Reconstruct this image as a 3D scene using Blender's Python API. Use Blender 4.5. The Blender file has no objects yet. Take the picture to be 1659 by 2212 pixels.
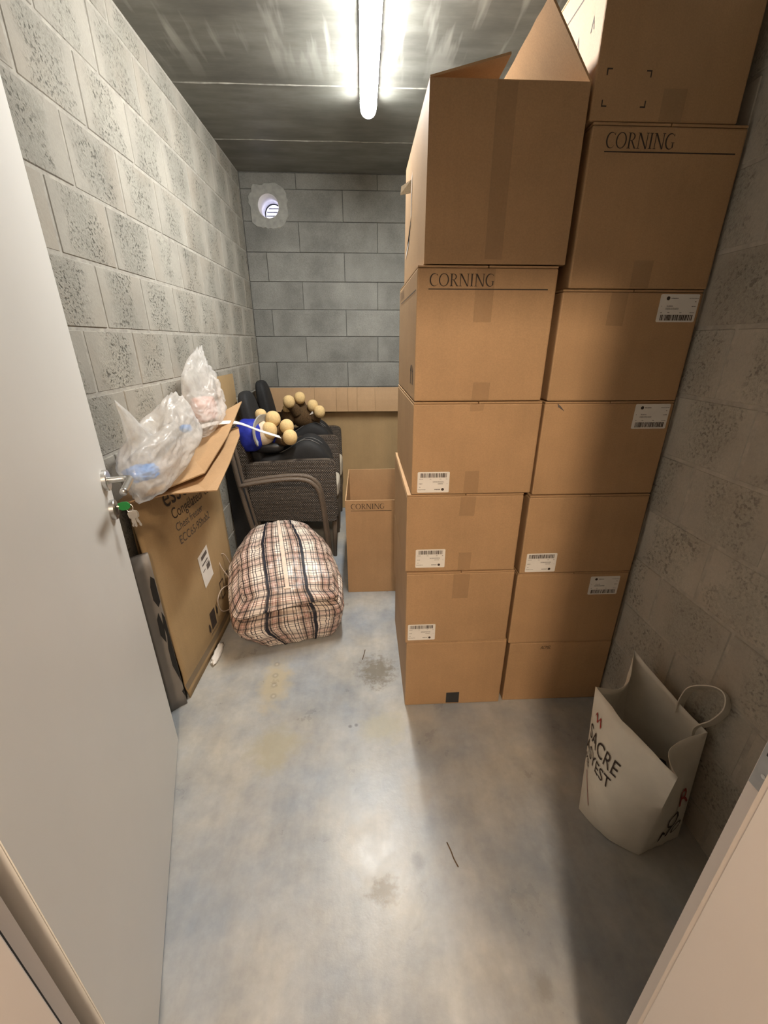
import bpy, bmesh, math, random
from mathutils import Vector, Matrix, noise
random.seed(7)
PI = math.pi
scene = bpy.context.scene
COL = scene.collection

# ---------------------------------------------------------------- camera
CAM_H = 1.475
cam_d = bpy.data.cameras.new('camera')
cam = bpy.data.objects.new('camera', cam_d)
COL.objects.link(cam)
cam_d.sensor_fit = 'HORIZONTAL'
cam_d.sensor_width = 36.0
cam_d.lens = 890.0 / 1659.0 * 36.0
cam_d.clip_start = 0.02
R = Matrix(((0.99883643, 0.01842765, -0.04456687),
            (-0.04822639, 0.38166261, -0.92304272),
            (0.0, 0.924118, 0.38210722)))
cam.matrix_world = Matrix.Translation((0, 0, CAM_H)) @ R.to_4x4()
scene.camera = cam

# ---------------------------------------------------------------- world, exposure, lights
world = bpy.data.worlds.new('world')
scene.world = world
world.use_nodes = True
wb = world.node_tree.nodes['Background']
wb.inputs[0].default_value = (0.80, 0.80, 1.0, 1)
wb.inputs[1].default_value = 3.0
vs = scene.view_settings
vs.view_transform = 'Standard'
vs.look = 'None'
vs.gamma = 1.0
vs.use_curve_mapping = False
vs.exposure = 0.82
TUBE_STRENGTH = 86.0          # ceiling batten in the store room
TUBE_COLOR = (1.0, 0.99, 0.95)
HALL_STRENGTH = 265.0         # globe lamp in the corridor behind the camera
HALL_COLOR = (1.0, 0.78, 0.57)
HALL_LAMP = (0.075, -1.0, 2.47)

# ---------------------------------------------------------------- helpers
def link(o):
    COL.objects.link(o)
    return o

def thing(name, label, cat, loc=(0, 0, 0), rz=0.0, group=None, kind=None):
    o = bpy.data.objects.new(name, None)
    link(o)
    o.location = loc
    o.rotation_euler = (0, 0, rz)
    o.empty_display_size = 0.05
    if label: o['label'] = label
    if cat: o['category'] = cat
    if group: o['group'] = group
    if kind: o['kind'] = kind
    return o

def tag(o, label=None, cat=None, group=None, kind=None):
    if label: o['label'] = label
    if cat: o['category'] = cat
    if group: o['group'] = group
    if kind: o['kind'] = kind
    return o

def mesh_obj(name, verts, faces, mat=None, parent=None, smooth=False, loc=None, uvs=None):
    me = bpy.data.meshes.new(name)
    me.from_pydata([tuple(v) for v in verts], [], faces)
    me.validate()
    if uvs is not None:
        ul = me.uv_layers.new(name='UVMap')
        for lp in me.loops:
            ul.data[lp.index].uv = uvs[lp.vertex_index]
    me.update()
    if smooth:
        me.polygons.foreach_set('use_smooth', [True] * len(me.polygons))
    return from_mesh(name, me, mat, parent, loc)

def from_mesh(name, me, mat=None, parent=None, loc=None):
    o = bpy.data.objects.new(name, me)
    link(o)
    if mat: 
        me.materials.clear(); me.materials.append(mat)
    if parent: o.parent = parent
    if loc is not None: o.location = loc
    return o

def bm_obj(name, bm, mat=None, parent=None, smooth=False, loc=None):
    bmesh.ops.recalc_face_normals(bm, faces=bm.faces[:])
    me = bpy.data.meshes.new(name)
    bm.to_mesh(me); bm.free()
    if smooth:
        me.polygons.foreach_set('use_smooth', [True] * len(me.polygons))
    return from_mesh(name, me, mat, parent, loc)

def bm_box(bm, x0, x1, y0, y1, z0, z1):
    vs_ = [bm.verts.new(p) for p in ((x0,y0,z0),(x1,y0,z0),(x1,y1,z0),(x0,y1,z0),(x0,y0,z1),(x1,y0,z1),(x1,y1,z1),(x0,y1,z1))]
    for f in ((0,3,2,1),(4,5,6,7),(0,1,5,4),(1,2,6,5),(2,3,7,6),(3,0,4,7)):
        bm.faces.new([vs_[i] for i in f])
    return vs_

def box(name, x0, x1, y0, y1, z0, z1, mat, parent=None, bevel=0.0, seg=2, loc=None):
    bm = bmesh.new()
    bm_box(bm, min(x0,x1), max(x0,x1), min(y0,y1), max(y0,y1), min(z0,z1), max(z0,z1))
    if bevel:
        bmesh.ops.bevel(bm, geom=bm.edges[:], offset=bevel, segments=seg, affect='EDGES', profile=0.5)
    return bm_obj(name, bm, mat, parent, loc=loc)

def catmull(pts, n=8):
    pts = [Vector(p) for p in pts]
    P = [2*pts[0]-pts[1]] + pts + [2*pts[-1]-pts[-2]]
    out = []
    for i in range(1, len(P)-2):
        a, b, c, d = P[i-1], P[i], P[i+1], P[i+2]
        for k in range(n):
            t = k/n
            out.append(0.5*((2*b)+(c-a)*t+(2*a-5*b+4*c-d)*t*t+(3*b-a-3*c+d)*t**3))
    out.append(pts[-1])
    return out

def sweep(bm, pts, rad, n=10, cap=True, flat=None):
    pts = [Vector(p) for p in pts]
    m = len(pts)
    T = [(pts[min(i+1,m-1)]-pts[max(i-1,0)]).normalized() for i in range(m)]
    up = Vector((0,0,1)) if abs(T[0].z) < 0.9 else Vector((1,0,0))
    u = T[0].cross(up).normalized()
    rings = []
    for i in range(m):
        u = (u - T[i]*u.dot(T[i])).normalized()
        w = T[i].cross(u)
        r = rad(i/(m-1)) if callable(rad) else rad
        fl = flat or (1, 1)
        rings.append([bm.verts.new(pts[i] + (u*math.cos(2*PI*k/n)*fl[0] + w*math.sin(2*PI*k/n)*fl[1])*r) for k in range(n)])
    for i in range(m-1):
        for k in range(n):
            bm.faces.new((rings[i][k], rings[i][(k+1)%n], rings[i+1][(k+1)%n], rings[i+1][k]))
    if cap:
        bm.faces.new(rings[0][::-1]); bm.faces.new(rings[-1])

def tube(name, pts, rad, mat, parent=None, n=10, smooth=True, flat=None, sm=0):
    bm = bmesh.new()
    sweep(bm, catmull(pts, sm) if sm else pts, rad, n, flat=flat)
    return bm_obj(name, bm, mat, parent, smooth=smooth)

def lathe(name, prof, center, axis, mat, parent=None, n=28, smooth=True):
    # prof: (r, t) along axis
    axis = Vector(axis).normalized()
    up = Vector((0,0,1)) if abs(axis.z) < 0.9 else Vector((1,0,0))
    u = axis.cross(up).normalized(); w = axis.cross(u)
    bm = bmesh.new(); rings = []
    c = Vector(center)
    for r, t in prof:
        rings.append([bm.verts.new(c + axis*t + (u*math.cos(2*PI*k/n) + w*math.sin(2*PI*k/n))*max(r, 1e-5)) for k in range(n)])
    for a, b in zip(rings, rings[1:]):
        for k in range(n):
            bm.faces.new((a[k], a[(k+1)%n], b[(k+1)%n], b[k]))
    bm.faces.new(rings[0][::-1]); bm.faces.new(rings[-1])
    o = bm_obj(name, bm, mat, parent, smooth=False)
    if smooth:
        me = o.data
        for p in me.polygons:
            p.use_smooth = len(p.vertices) == 4
        try: me.set_sharp_from_angle(angle=math.radians(35))
        except Exception: pass
    return o

def cube_grid(n):
    """unit cube surface as a welded grid: verts, quads"""
    idx = {}; verts = []; faces = []
    def vid(p):
        k = tuple(round(c*1000) for c in p)
        if k not in idx:
            idx[k] = len(verts); verts.append(p)
        return idx[k]
    for ax in range(3):
        for s in (-1, 1):
            for i in range(n):
                for j in range(n):
                    q = []
                    for a, b in ((i,j),(i+1,j),(i+1,j+1),(i,j+1)):
                        p = [0,0,0]
                        p[ax] = s; p[(ax+1)%3] = -1+2*a/n; p[(ax+2)%3] = -1+2*b/n
                        q.append(vid(tuple(p)))
                    faces.append(q if s > 0 else q[::-1])
    return verts, faces

def pnorm(c, p):
    n = sum(abs(t)**p for t in c)**(1/p)
    return Vector((c[0]/n, c[1]/n, c[2]/n))

def blob(name, center, ext, mat, parent=None, p=2.5, n=10, rot=None, fn=None):
    vv, ff = cube_grid(n)
    M3 = rot.to_matrix() if rot else Matrix.Identity(3)
    out = []
    for v in vv:
        s = pnorm(v, p)
        q = Vector((s.x*ext[0], s.y*ext[1], s.z*ext[2]))
        if fn: q = fn(q, s)
        out.append(Vector(center) + M3 @ q)
    return mesh_obj(name, out, ff, mat, parent, smooth=True)

from mathutils import Euler
# ---------------------------------------------------------------- materials
def new_mat(name, rough=0.7, color=(0.5,0.5,0.5), metal=0.0, spec=0.5):
    m = bpy.data.materials.new(name)
    m.use_nodes = True
    nt = m.node_tree
    b = nt.nodes['Principled BSDF']
    b.inputs['Base Color'].default_value = (*color, 1)
    b.inputs['Roughness'].default_value = rough
    b.inputs['Metallic'].default_value = metal
    b.inputs['Specular IOR Level'].default_value = spec
    return m, nt, b

def N(nt, typ, ins=None, **attrs):
    n = nt.nodes.new(typ)
    for k, v in attrs.items(): setattr(n, k, v)
    for k, v in (ins or {}).items():
        if isinstance(v, bpy.types.NodeSocket): nt.links.new(v, n.inputs[k])
        else: n.inputs[k].default_value = v
    return n

def ramp(nt, fac, stops, interp='LINEAR'):
    n = nt.nodes.new('ShaderNodeValToRGB')
    cr = n.color_ramp
    cr.interpolation = interp
    while len(cr.elements) > 1: cr.elements.remove(cr.elements[-1])
    cr.elements[0].position = stops[0][0]
    def c4(c): return (c, c, c, 1) if isinstance(c, (int, float)) else (*c, 1)
    cr.elements[0].color = c4(stops[0][1])
    for p, c in stops[1:]:
        e = cr.elements.new(p); e.color = c4(c)
    nt.links.new(fac, n.inputs[0])
    return n.outputs[0]

def mixc(nt, fac, a, b, blend='MIX'):
    n = nt.nodes.new('ShaderNodeMix'); n.data_type = 'RGBA'; n.blend_type = blend
    for i, v in ((0, fac), (6, a), (7, b)):
        if isinstance(v, bpy.types.NodeSocket): nt.links.new(v, n.inputs[i])
        elif i == 0: n.inputs[0].default_value = v
        else: n.inputs[i].default_value = (*v, 1) if len(v) == 3 else v
    return n.outputs[2]

def math_n(nt, op, a, b=None, c=None):
    n = nt.nodes.new('ShaderNodeMath'); n.operation = op
    for i, v in enumerate((a, b, c)):
        if v is None: continue
        if isinstance(v, bpy.types.NodeSocket): nt.links.new(v, n.inputs[i])
        else: n.inputs[i].default_value = v
    return n.outputs[0]

def bump(nt, bsdf, h, strength=0.3, dist=0.01):
    n = N(nt, 'ShaderNodeBump', {'Strength': strength, 'Distance': dist, 'Height': h})
    nt.links.new(n.outputs[0], bsdf.inputs['Normal'])

def noise_f(nt, vec, scale, detail=4, rough=0.55):
    n = N(nt, 'ShaderNodeTexNoise', {'Scale': scale, 'Detail': detail, 'Roughness': rough})
    if vec is not None: nt.links.new(vec, n.inputs['Vector'])
    return n.outputs[0]

def obj_coord(nt, random_offset=False):
    tc = N(nt, 'ShaderNodeTexCoord')
    v = tc.outputs['Object']
    if random_offset:
        oi = N(nt, 'ShaderNodeObjectInfo')
        off = math_n(nt, 'MULTIPLY', oi.outputs['Random'], 57.0)
        cv = N(nt, 'ShaderNodeCombineXYZ', {0: off, 1: off, 2: off})
        va = N(nt, 'ShaderNodeVectorMath', {0: v, 1: cv.outputs[0]}, operation='ADD')
        return v, va.outputs[0], oi.outputs['Random']
    return v

def simple(name, color, rough=0.6, metal=0.0, nscale=0, amt=0.1, bmp=0.0, spec=0.5):
    m, nt, b = new_mat(name, rough, color, metal, spec)
    if nscale:
        v = obj_coord(nt)
        f = noise_f(nt, v, nscale)
        lo = tuple(c*(1-amt) for c in color); hi = tuple(min(1, c*(1+amt)) for c in color)
        nt.links.new(ramp(nt, f, [(0.3, lo), (0.7, hi)]), b.inputs['Base Color'])
        if bmp: bump(nt, b, f, bmp, 0.004)
    return m

def cardboard(name, color, amt=0.07):
    m, nt, b = new_mat(name, 0.62, color, 0, 0.35)
    v, vo, rnd = obj_coord(nt, True)
    f = noise_f(nt, vo, 5, 5)
    fine = noise_f(nt, vo, 260, 2)
    mp = N(nt, 'ShaderNodeMapping', {'Vector': vo, 'Scale': (1, 1, 0.06)})
    streak = noise_f(nt, mp.outputs[0], 45, 2)
    lo = tuple(c*(1-amt) for c in color); hi = tuple(c*(1+amt) for c in color)
    c1 = ramp(nt, f, [(0.3, lo), (0.7, hi)])
    c2 = ramp(nt, fine, [(0.3, 0.88), (0.7, 1.0)])
    c3 = ramp(nt, streak, [(0.3, 0.96), (0.7, 1.0)])
    c = mixc(nt, 1.0, c1, c2, 'MULTIPLY')
    c = mixc(nt, 1.0, c, c3, 'MULTIPLY')
    nt.links.new(c, b.inputs['Base Color'])
    bump(nt, b, streak, 0.05, 0.003)
    return m

MAT = {}
MAT['card'] = cardboard('cardboard_kraft', (0.475, 0.300, 0.158))
MAT['card_in'] = cardboard('cardboard_inside', (0.52, 0.335, 0.18))
MAT['card_pale'] = cardboard('cardboard_pale', (0.47, 0.32, 0.18))
MAT['card_olive'] = cardboard('cardboard_olive', (0.43, 0.295, 0.15))
MAT['card_edge'] = simple('cardboard_edge', (0.62, 0.50, 0.35), 0.8, nscale=300, amt=0.2)
MAT['ink'] = simple('black_ink', (0.045, 0.030, 0.022), 0.7, nscale=60, amt=0.3)
MAT['ink_red'] = simple('red_ink', (0.35, 0.04, 0.03), 0.7, nscale=60, amt=0.3)
MAT['ink_grey'] = simple('grey_ink', (0.12, 0.10, 0.09), 0.7, nscale=60, amt=0.3)
MAT['paper'] = simple('label_paper', (0.80, 0.77, 0.72), 0.5, nscale=20, amt=0.04)
MAT['black_tape'] = simple('black_tape', (0.03, 0.03, 0.03), 0.35, nscale=40, amt=0.2)
m, nt, b = new_mat('clear_tape', 0.22, (0.40, 0.26, 0.15), 0, 0.6)
b.inputs['Alpha'].default_value = 0.08
f = noise_f(nt, obj_coord(nt), 60); bump(nt, b, f, 0.25, 0.002)
MAT['tape'] = m

# block masonry: rough open-pored centre, smooth smeared mortar towards the joints
def block_mat(name, base, pore, smear, half_len, axis, smear_amt=1.0, pore_amt=1.0, mottle=0.13):
    m, nt, b = new_mat(name, 0.92, base, 0, 0.25)
    v, vo, rnd = obj_coord(nt, True)
    sep = N(nt, 'ShaderNodeSeparateXYZ', {0: v})
    along = math_n(nt, 'ABSOLUTE', sep.outputs[axis])
    up = math_n(nt, 'ABSOLUTE', sep.outputs[2])
    wob = noise_f(nt, vo, 6, 4, 0.6)
    wob2 = math_n(nt, 'MULTIPLY', math_n(nt, 'SUBTRACT', wob, 0.5), 0.24)
    a1 = math_n(nt, 'ADD', along, wob2)
    mr = N(nt, 'ShaderNodeMapRange', {0: a1, 1: half_len-0.085, 2: half_len-0.040, 3: 0.0, 4: 1.0})
    u1 = math_n(nt, 'ADD', up, math_n(nt, 'MULTIPLY', wob2, 0.5))
    mr2 = N(nt, 'ShaderNodeMapRange', {0: u1, 1: 0.070, 2: 0.090, 3: 0.0, 4: 0.5})
    sm = math_n(nt, 'MULTIPLY', math_n(nt, 'MAXIMUM', mr.outputs[0], mr2.outputs[0]), smear_amt)
    big = noise_f(nt, vo, 4, 5)
    grain = noise_f(nt, vo, 130, 3, 0.7)
    vor = N(nt, 'ShaderNodeTexVoronoi', {'Vector': vo, 'Scale': 105.0})
    pores = N(nt, 'ShaderNodeMapRange', {0: noise_f(nt, vo, 95, 2, 0.5), 1: 0.53, 2: 0.66, 3: 0.0, 4: 1.0}).outputs[0]
    patch = N(nt, 'ShaderNodeMapRange', {0: noise_f(nt, vo, 14, 3), 1: 0.38, 2: 0.6, 3: 0.15, 4: 1.0}).outputs[0]
    inv = math_n(nt, 'SUBTRACT', 1.0, sm)
    pf = math_n(nt, 'MULTIPLY', math_n(nt, 'MULTIPLY', math_n(nt, 'MULTIPLY', pores, patch), inv), 0.88*pore_amt)
    c0 = ramp(nt, big, [(0.3, tuple(c*(1-mottle) for c in base)), (0.7, tuple(c*(1+mottle) for c in base))])
    c0 = mixc(nt, 1.0, c0, ramp(nt, grain, [(0.3, 0.80), (0.7, 1.08)]), 'MULTIPLY')
    c0 = mixc(nt, 1.0, c0, ramp(nt, rnd, [(0.0, 0.90), (1.0, 1.05)]), 'MULTIPLY')
    sc = ramp(nt, big, [(0.3, tuple(c*0.9 for c in smear)), (0.7, tuple(c*1.1 for c in smear))])
    c = mixc(nt, math_n(nt, 'MULTIPLY', sm, 0.6), c0, sc)
    tint = N(nt, 'ShaderNodeMapRange', {0: noise_f(nt, vo, 2.6, 3), 1: 0.48, 2: 0.72, 3: 0.0, 4: 0.45*min(1.0, pore_amt*1.2)}).outputs[0]
    c = mixc(nt, tint, c, tuple(k*f for k, f in zip(base, (0.98, 0.86, 0.78))))
    c = mixc(nt, pf, c, pore)
    nt.links.new(c, b.inputs['Base Color'])
    h = math_n(nt, 'SUBTRACT', math_n(nt, 'MULTIPLY', grain, math_n(nt, 'ADD', math_n(nt, 'MULTIPLY', inv, 0.8), 0.2)), math_n(nt, 'MULTIPLY', pf, 1.2))
    bump(nt, b, h, 0.6, 0.006)
    return m
MAT['block_l'] = block_mat('block_left', (0.325, 0.312, 0.270), (0.105, 0.10, 0.086), (0.355, 0.332, 0.29), 0.15, 1)
MAT['block_r'] = block_mat('block_right', (0.45, 0.43, 0.37), (0.15, 0.14, 0.125), (0.46, 0.43, 0.375), 0.15, 1, 0.9, 0.7)
MAT['block_b'] = block_mat('block_back', (0.275, 0.275, 0.255), (0.17, 0.175, 0.165), (0.34, 0.34, 0.315), 0.30, 0, 0.5, 0.12, 0.26)
MAT['mortar'] = simple('mortar_pale', (0.345, 0.325, 0.285), 0.95, nscale=40, amt=0.18, bmp=0.3)
MAT['mortar_r'] = simple('mortar_right', (0.42, 0.395, 0.345), 0.95, nscale=40, amt=0.18, bmp=0.3)
MAT['mortar_d'] = simple('mortar_dark', (0.13, 0.13, 0.12), 0.95, nscale=40, amt=0.25, bmp=0.3)
MAT['mortar_patch'] = simple('mortar_patch', (0.36, 0.36, 0.335), 0.95, nscale=30, amt=0.15, bmp=0.4)

# ceiling concrete with formwork streaks
m, nt, b = new_mat('ceiling_concrete', 0.55, (0.2,0.2,0.19), 0, 0.4)
v = obj_coord(nt)
mp = N(nt, 'ShaderNodeMapping', {'Vector': v, 'Scale': (0.8, 3.4, 1.0)})
s1 = noise_f(nt, mp.outputs[0], 3.2, 6, 0.6)
s2 = noise_f(nt, v, 2.3, 5, 0.6)
mp2 = N(nt, 'ShaderNodeMapping', {'Vector': v, 'Scale': (7.0, 0.9, 1.0)})
wv = noise_f(nt, mp2.outputs[0], 2.0, 3, 0.5)
drip = N(nt, 'ShaderNodeMapRange', {0: wv, 1: 0.56, 2: 0.66, 3: 0.0, 4: 1.0}).outputs[0]
sepc = N(nt, 'ShaderNodeSeparateXYZ', {0: v})
near = N(nt, 'ShaderNodeMapRange', {0: sepc.outputs[1], 1: 2.62, 2: 2.3, 3: 0.0, 4: 0.6}).outputs[0]
c = ramp(nt, s1, [(0.3, (0.155, 0.152, 0.135)), (0.5, (0.205, 0.203, 0.18)), (0.7, (0.27, 0.27, 0.245))])
c = mixc(nt, 1.0, c, ramp(nt, s2, [(0.3, 0.75), (0.7, 1.15)]), 'MULTIPLY')
c = mixc(nt, math_n(nt, 'MULTIPLY', drip, near), c, (0.50, 0.50, 0.46))
nt.links.new(c, b.inputs['Base Color'])
bump(nt, b, s1, 0.15, 0.01)
MAT['ceiling'] = m
MAT['ceiling_joint'] = simple('ceiling_joint', (0.34, 0.335, 0.30), 0.9, nscale=25, amt=0.3, bmp=0.3)

# floor: worn grey-blue coating with ochre stains
m, nt, b = new_mat('floor_coating', 0.4, (0.3,0.32,0.34), 0, 0.5)
v = obj_coord(nt)
n1 = noise_f(nt, v, 2.2, 5, 0.6)
n2 = noise_f(nt, v, 5.5, 6, 0.65)
n3 = noise_f(nt, v, 38, 4, 0.7)
mp = N(nt, 'ShaderNodeMapping', {'Vector': v, 'Scale': (3.0, 0.8, 1.0)})
n4 = noise_f(nt, mp.outputs[0], 4.0, 4, 0.6)
c = ramp(nt, n1, [(0.32, (0.275, 0.315, 0.365)), (0.5, (0.37, 0.38, 0.38)), (0.68, (0.475, 0.45, 0.39))])
c = mixc(nt, 1.0, c, ramp(nt, n2, [(0.3, 0.84), (0.7, 1.12)]), 'MULTIPLY')
c = mixc(nt, 1.0, c, ramp(nt, n4, [(0.3, 0.90), (0.7, 1.08)]), 'MULTIPLY')
c = mixc(nt, 1.0, c, ramp(nt, n3, [(0.3, 0.92), (0.7, 1.04)]), 'MULTIPLY')
def stain(c, x, y, rx, ry, col, amt, wob=0.5, fine=38):
    d = N(nt, 'ShaderNodeVectorMath', {0: v, 1: (x, y, 0)}, operation='SUBTRACT').outputs[0]
    d = N(nt, 'ShaderNodeVectorMath', {0: d, 1: (1/rx, 1/ry, 0)}, operation='MULTIPLY').outputs[0]
    ln = N(nt, 'ShaderNodeVectorMath', {0: d}, operation='LENGTH').outputs['Value']
    w = math_n(nt, 'MULTIPLY', math_n(nt, 'SUBTRACT', noise_f(nt, v, fine, 4, 0.65), 0.5), wob*3)
    f = N(nt, 'ShaderNodeMapRange', {0: math_n(nt, 'ADD', ln, w), 1: 0.45, 2: 1.15, 3: amt, 4: 0.0}).outputs[0]
    return mixc(nt, f, c, col)
c = stain(c, -0.435, 1.50, 0.075, 0.17, (0.47, 0.41, 0.28), 0.75, 0.6, 14)
c = stain(c, -0.37, 1.16, 0.11, 0.11, (0.36, 0.33, 0.22), 0.65, 0.6, 12)
c = stain(c, 0.05, 1.24, 0.09, 0.09, (0.40, 0.38, 0.27), 0.55, 0.6, 12)
c = stain(c, 0.042, 1.55, 0.085, 0.10, (0.17, 0.15, 0.11), 0.75, 0.9, 40)
c = stain(c, 0.035, 0.685, 0.05, 0.035, (0.19, 0.15, 0.09), 0.7, 0.9, 45)
c = stain(c, 0.14, 0.755, 0.022, 0.028, (0.17, 0.17, 0.17), 0.65, 0.3)
c = stain(c, 0.42, 0.475, 0.022, 0.03, (0.20, 0.19, 0.17), 0.5, 0.3)
c = stain(c, 0.16, 0.95, 0.05, 0.10, (0.36, 0.30, 0.21), 0.3, 0.5, 14)
for (sx, sy) in ((-0.452, 1.62), (-0.445, 1.545), (-0.44, 1.485), (-0.43, 1.42)):
    c = stain(c, sx, sy, 0.016, 0.018, (0.27, 0.25, 0.20), 0.7, 0.05)
    c = stain(c, sx, sy, 0.008, 0.009, (0.50, 0.46, 0.38), 0.8, 0.05)
c = stain(c, -0.08, 1.245, 0.009, 0.009, (0.12, 0.13, 0.13), 0.7, 0.1)
c = stain(c, -0.055, 1.25, 0.009, 0.009, (0.12, 0.13, 0.13), 0.7, 0.1)
nt.links.new(c, b.inputs['Base Color'])
nt.links.new(ramp(nt, n2, [(0.3, 0.25), (0.7, 0.42)]), b.inputs['Roughness'])
hh = math_n(nt, 'ADD', math_n(nt, 'MULTIPLY', n2, 1.0), math_n(nt, 'MULTIPLY', n3, 0.25))
bump(nt, b, hh, 0.12, 0.01)
MAT['floor'] = m

MAT['door'] = simple('door_laminate', (0.74, 0.72, 0.68), 0.45, nscale=3, amt=0.02)
MAT['frame'] = simple('frame_paint', (0.76, 0.69, 0.64), 0.4, nscale=3, amt=0.02)
MAT['seal'] = simple('rubber_seal', (0.02, 0.02, 0.02), 0.6, nscale=50, amt=0.2)
MAT['bead'] = simple('frame_bead', (0.72, 0.62, 0.54), 0.35, nscale=20, amt=0.02)
MAT['steel'] = simple('brushed_steel', (0.62, 0.61, 0.59), 0.28, 1.0, nscale=90, amt=0.08)
MAT['steel_dark'] = simple('dark_steel', (0.10, 0.09, 0.08), 0.45, 0.8, nscale=60, amt=0.2)
MAT['plate'] = simple('strike_steel', (0.42, 0.42, 0.42), 0.45, 0.7, nscale=60, amt=0.08)
MAT['hallpaint'] = simple('corridor_paint', (0.27, 0.24, 0.21), 0.8, nscale=5, amt=0.05)
MAT['lamp_body'] = simple('lamp_housing', (0.75, 0.76, 0.75), 0.5, nscale=30, amt=0.02)
def emis(name, col, s):
    m, nt, b = new_mat(name, 0.5, (0.9,0.9,0.9))
    b.inputs['Emission Color'].default_value = (*col, 1)
    b.inputs['Emission Strength'].default_value = s
    return m
MAT['tube_glow'] = emis('diffuser_glow', TUBE_COLOR, TUBE_STRENGTH)
MAT['tube_end'] = emis('diffuser_end_glow', TUBE_COLOR, TUBE_STRENGTH*0.035)
MAT['hall_glow'] = emis('globe_glow', HALL_COLOR, HALL_STRENGTH)
MAT['pvc'] = simple('white_pvc', (0.82, 0.80, 0.84), 0.35, nscale=20, amt=0.04)
MAT['grille'] = simple('grille_plastic', (0.45, 0.46, 0.50), 0.5, nscale=20, amt=0.04)
MAT['foam'] = simple('foam_white', (0.80, 0.77, 0.72), 0.8, nscale=60, amt=0.06, bmp=0.2)
MAT['panel_grey'] = simple('packing_panel', (0.24, 0.215, 0.19), 0.45, nscale=12, amt=0.08)
MAT['dark_print'] = simple('dark_print', (0.012, 0.011, 0.010), 0.6, nscale=12, amt=0.2)
MAT['black_fabric'] = simple('black_fabric', (0.012, 0.012, 0.013), 0.75, nscale=120, amt=0.3, bmp=0.15)
MAT['black_plastic'] = simple('black_plastic', (0.016, 0.016, 0.017), 0.4, nscale=40, amt=0.2)
MAT['piping'] = simple('grey_piping', (0.10, 0.10, 0.10), 0.5, nscale=40, amt=0.2)
MAT['cushion'] = simple('cream_cushion', (0.55, 0.49, 0.40), 0.85, nscale=60, amt=0.08, bmp=0.2)
MAT['plush_brown'] = simple('plush_brown', (0.085, 0.048, 0.018), 0.95, nscale=180, amt=0.5, bmp=0.6)
MAT['plush_cream'] = simple('plush_cream', (0.72, 0.52, 0.25), 0.95, nscale=120, amt=0.12, bmp=0.3)
MAT['plush_pale'] = simple('plush_pale', (0.72, 0.60, 0.44), 0.95, nscale=120, amt=0.1, bmp=0.3)
MAT['cap_blue'] = simple('cap_blue', (0.015, 0.03, 0.38), 0.7, nscale=60, amt=0.15, bmp=0.2)
MAT['cap_grey'] = simple('cap_grey', (0.42, 0.42, 0.40), 0.8, nscale=60, amt=0.08, bmp=0.2)
MAT['white_plastic'] = simple('white_plastic', (0.82, 0.80, 0.76), 0.4, nscale=20, amt=0.03)
MAT['green'] = simple('key_green', (0.015, 0.22, 0.045), 0.35, nscale=30, amt=0.1)
MAT['green_dull'] = simple('olive_tag', (0.20, 0.24, 0.06), 0.6, nscale=30, amt=0.1)
MAT['orange'] = simple('orange_sticker', (0.55, 0.22, 0.04), 0.5, nscale=30, amt=0.1)
MAT['brass'] = simple('nickel_key', (0.55, 0.50, 0.44), 0.35, 0.8, nscale=60, amt=0.15)
MAT['twig'] = simple('twig_brown', (0.10, 0.06, 0.03), 0.9, nscale=60, amt=0.3)
MAT['tote'] = simple('tote_white', (0.74, 0.71, 0.63), 0.6, nscale=14, amt=0.06, bmp=0.1)
MAT['blue_cloth'] = simple('blue_cloth', (0.06, 0.28, 0.72), 0.6, nscale=30, amt=0.2, bmp=0.3)
MAT['pink'] = simple('pink_paper', (0.70, 0.42, 0.36), 0.7, nscale=25, amt=0.15)
MAT['navy'] = simple('navy_cloth', (0.02, 0.025, 0.05), 0.8, nscale=40, amt=0.3)

# wicker weave
def wicker(name, c_hi, c_lo, su=70.0, sv=110.0):
    m, nt, b = new_mat(name, 0.5, c_hi, 0, 0.4)
    v = obj_coord(nt)
    sep = N(nt, 'ShaderNodeSeparateXYZ', {0: v})
    uu = math_n(nt, 'ADD', sep.outputs[0], sep.outputs[1])
    row = math_n(nt, 'FLOOR', math_n(nt, 'MULTIPLY', sep.outputs[2], sv))
    par = math_n(nt, 'MULTIPLY', math_n(nt, 'MODULO', row, 2.0), 0.5)
    fu = math_n(nt, 'FRACT', math_n(nt, 'ADD', math_n(nt, 'MULTIPLY', uu, su), par))
    fv = math_n(nt, 'FRACT', math_n(nt, 'MULTIPLY', sep.outputs[2], sv))
    hu = math_n(nt, 'SINE', math_n(nt, 'MULTIPLY', fu, PI))
    hv = math_n(nt, 'SINE', math_n(nt, 'MULTIPLY', fv, PI))
    h = math_n(nt, 'MULTIPLY', hu, hv)
    c = ramp(nt, h, [(0.05, c_lo), (0.6, c_hi)])
    c = mixc(nt, 1.0, c, ramp(nt, noise_f(nt, v, 60), [(0.3, 0.8), (0.7, 1.2)]), 'MULTIPLY')
    nt.links.new(c, b.inputs['Base Color'])
    bump(nt, b, h, 0.8, 0.006)
    return m
MAT['wicker'] = wicker('wicker_grey', (0.155, 0.125, 0.10), (0.03, 0.022, 0.017))
m, nt, b = new_mat('wrapped_tube', 0.45, (0.2,0.14,0.1))
v = obj_coord(nt)
sep = N(nt, 'ShaderNodeSeparateXYZ', {0: v})
w = math_n(nt, 'SINE', math_n(nt, 'MULTIPLY', math_n(nt, 'ADD', math_n(nt, 'ADD', sep.outputs[0], sep.outputs[2]), sep.outputs[1]), 700.0))
nt.links.new(ramp(nt, w, [(0.0, (0.10, 0.075, 0.055)), (1.0, (0.21, 0.16, 0.12))]), b.inputs['Base Color'])
bump(nt, b, w, 0.4, 0.002)
MAT['wrap'] = m

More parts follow.
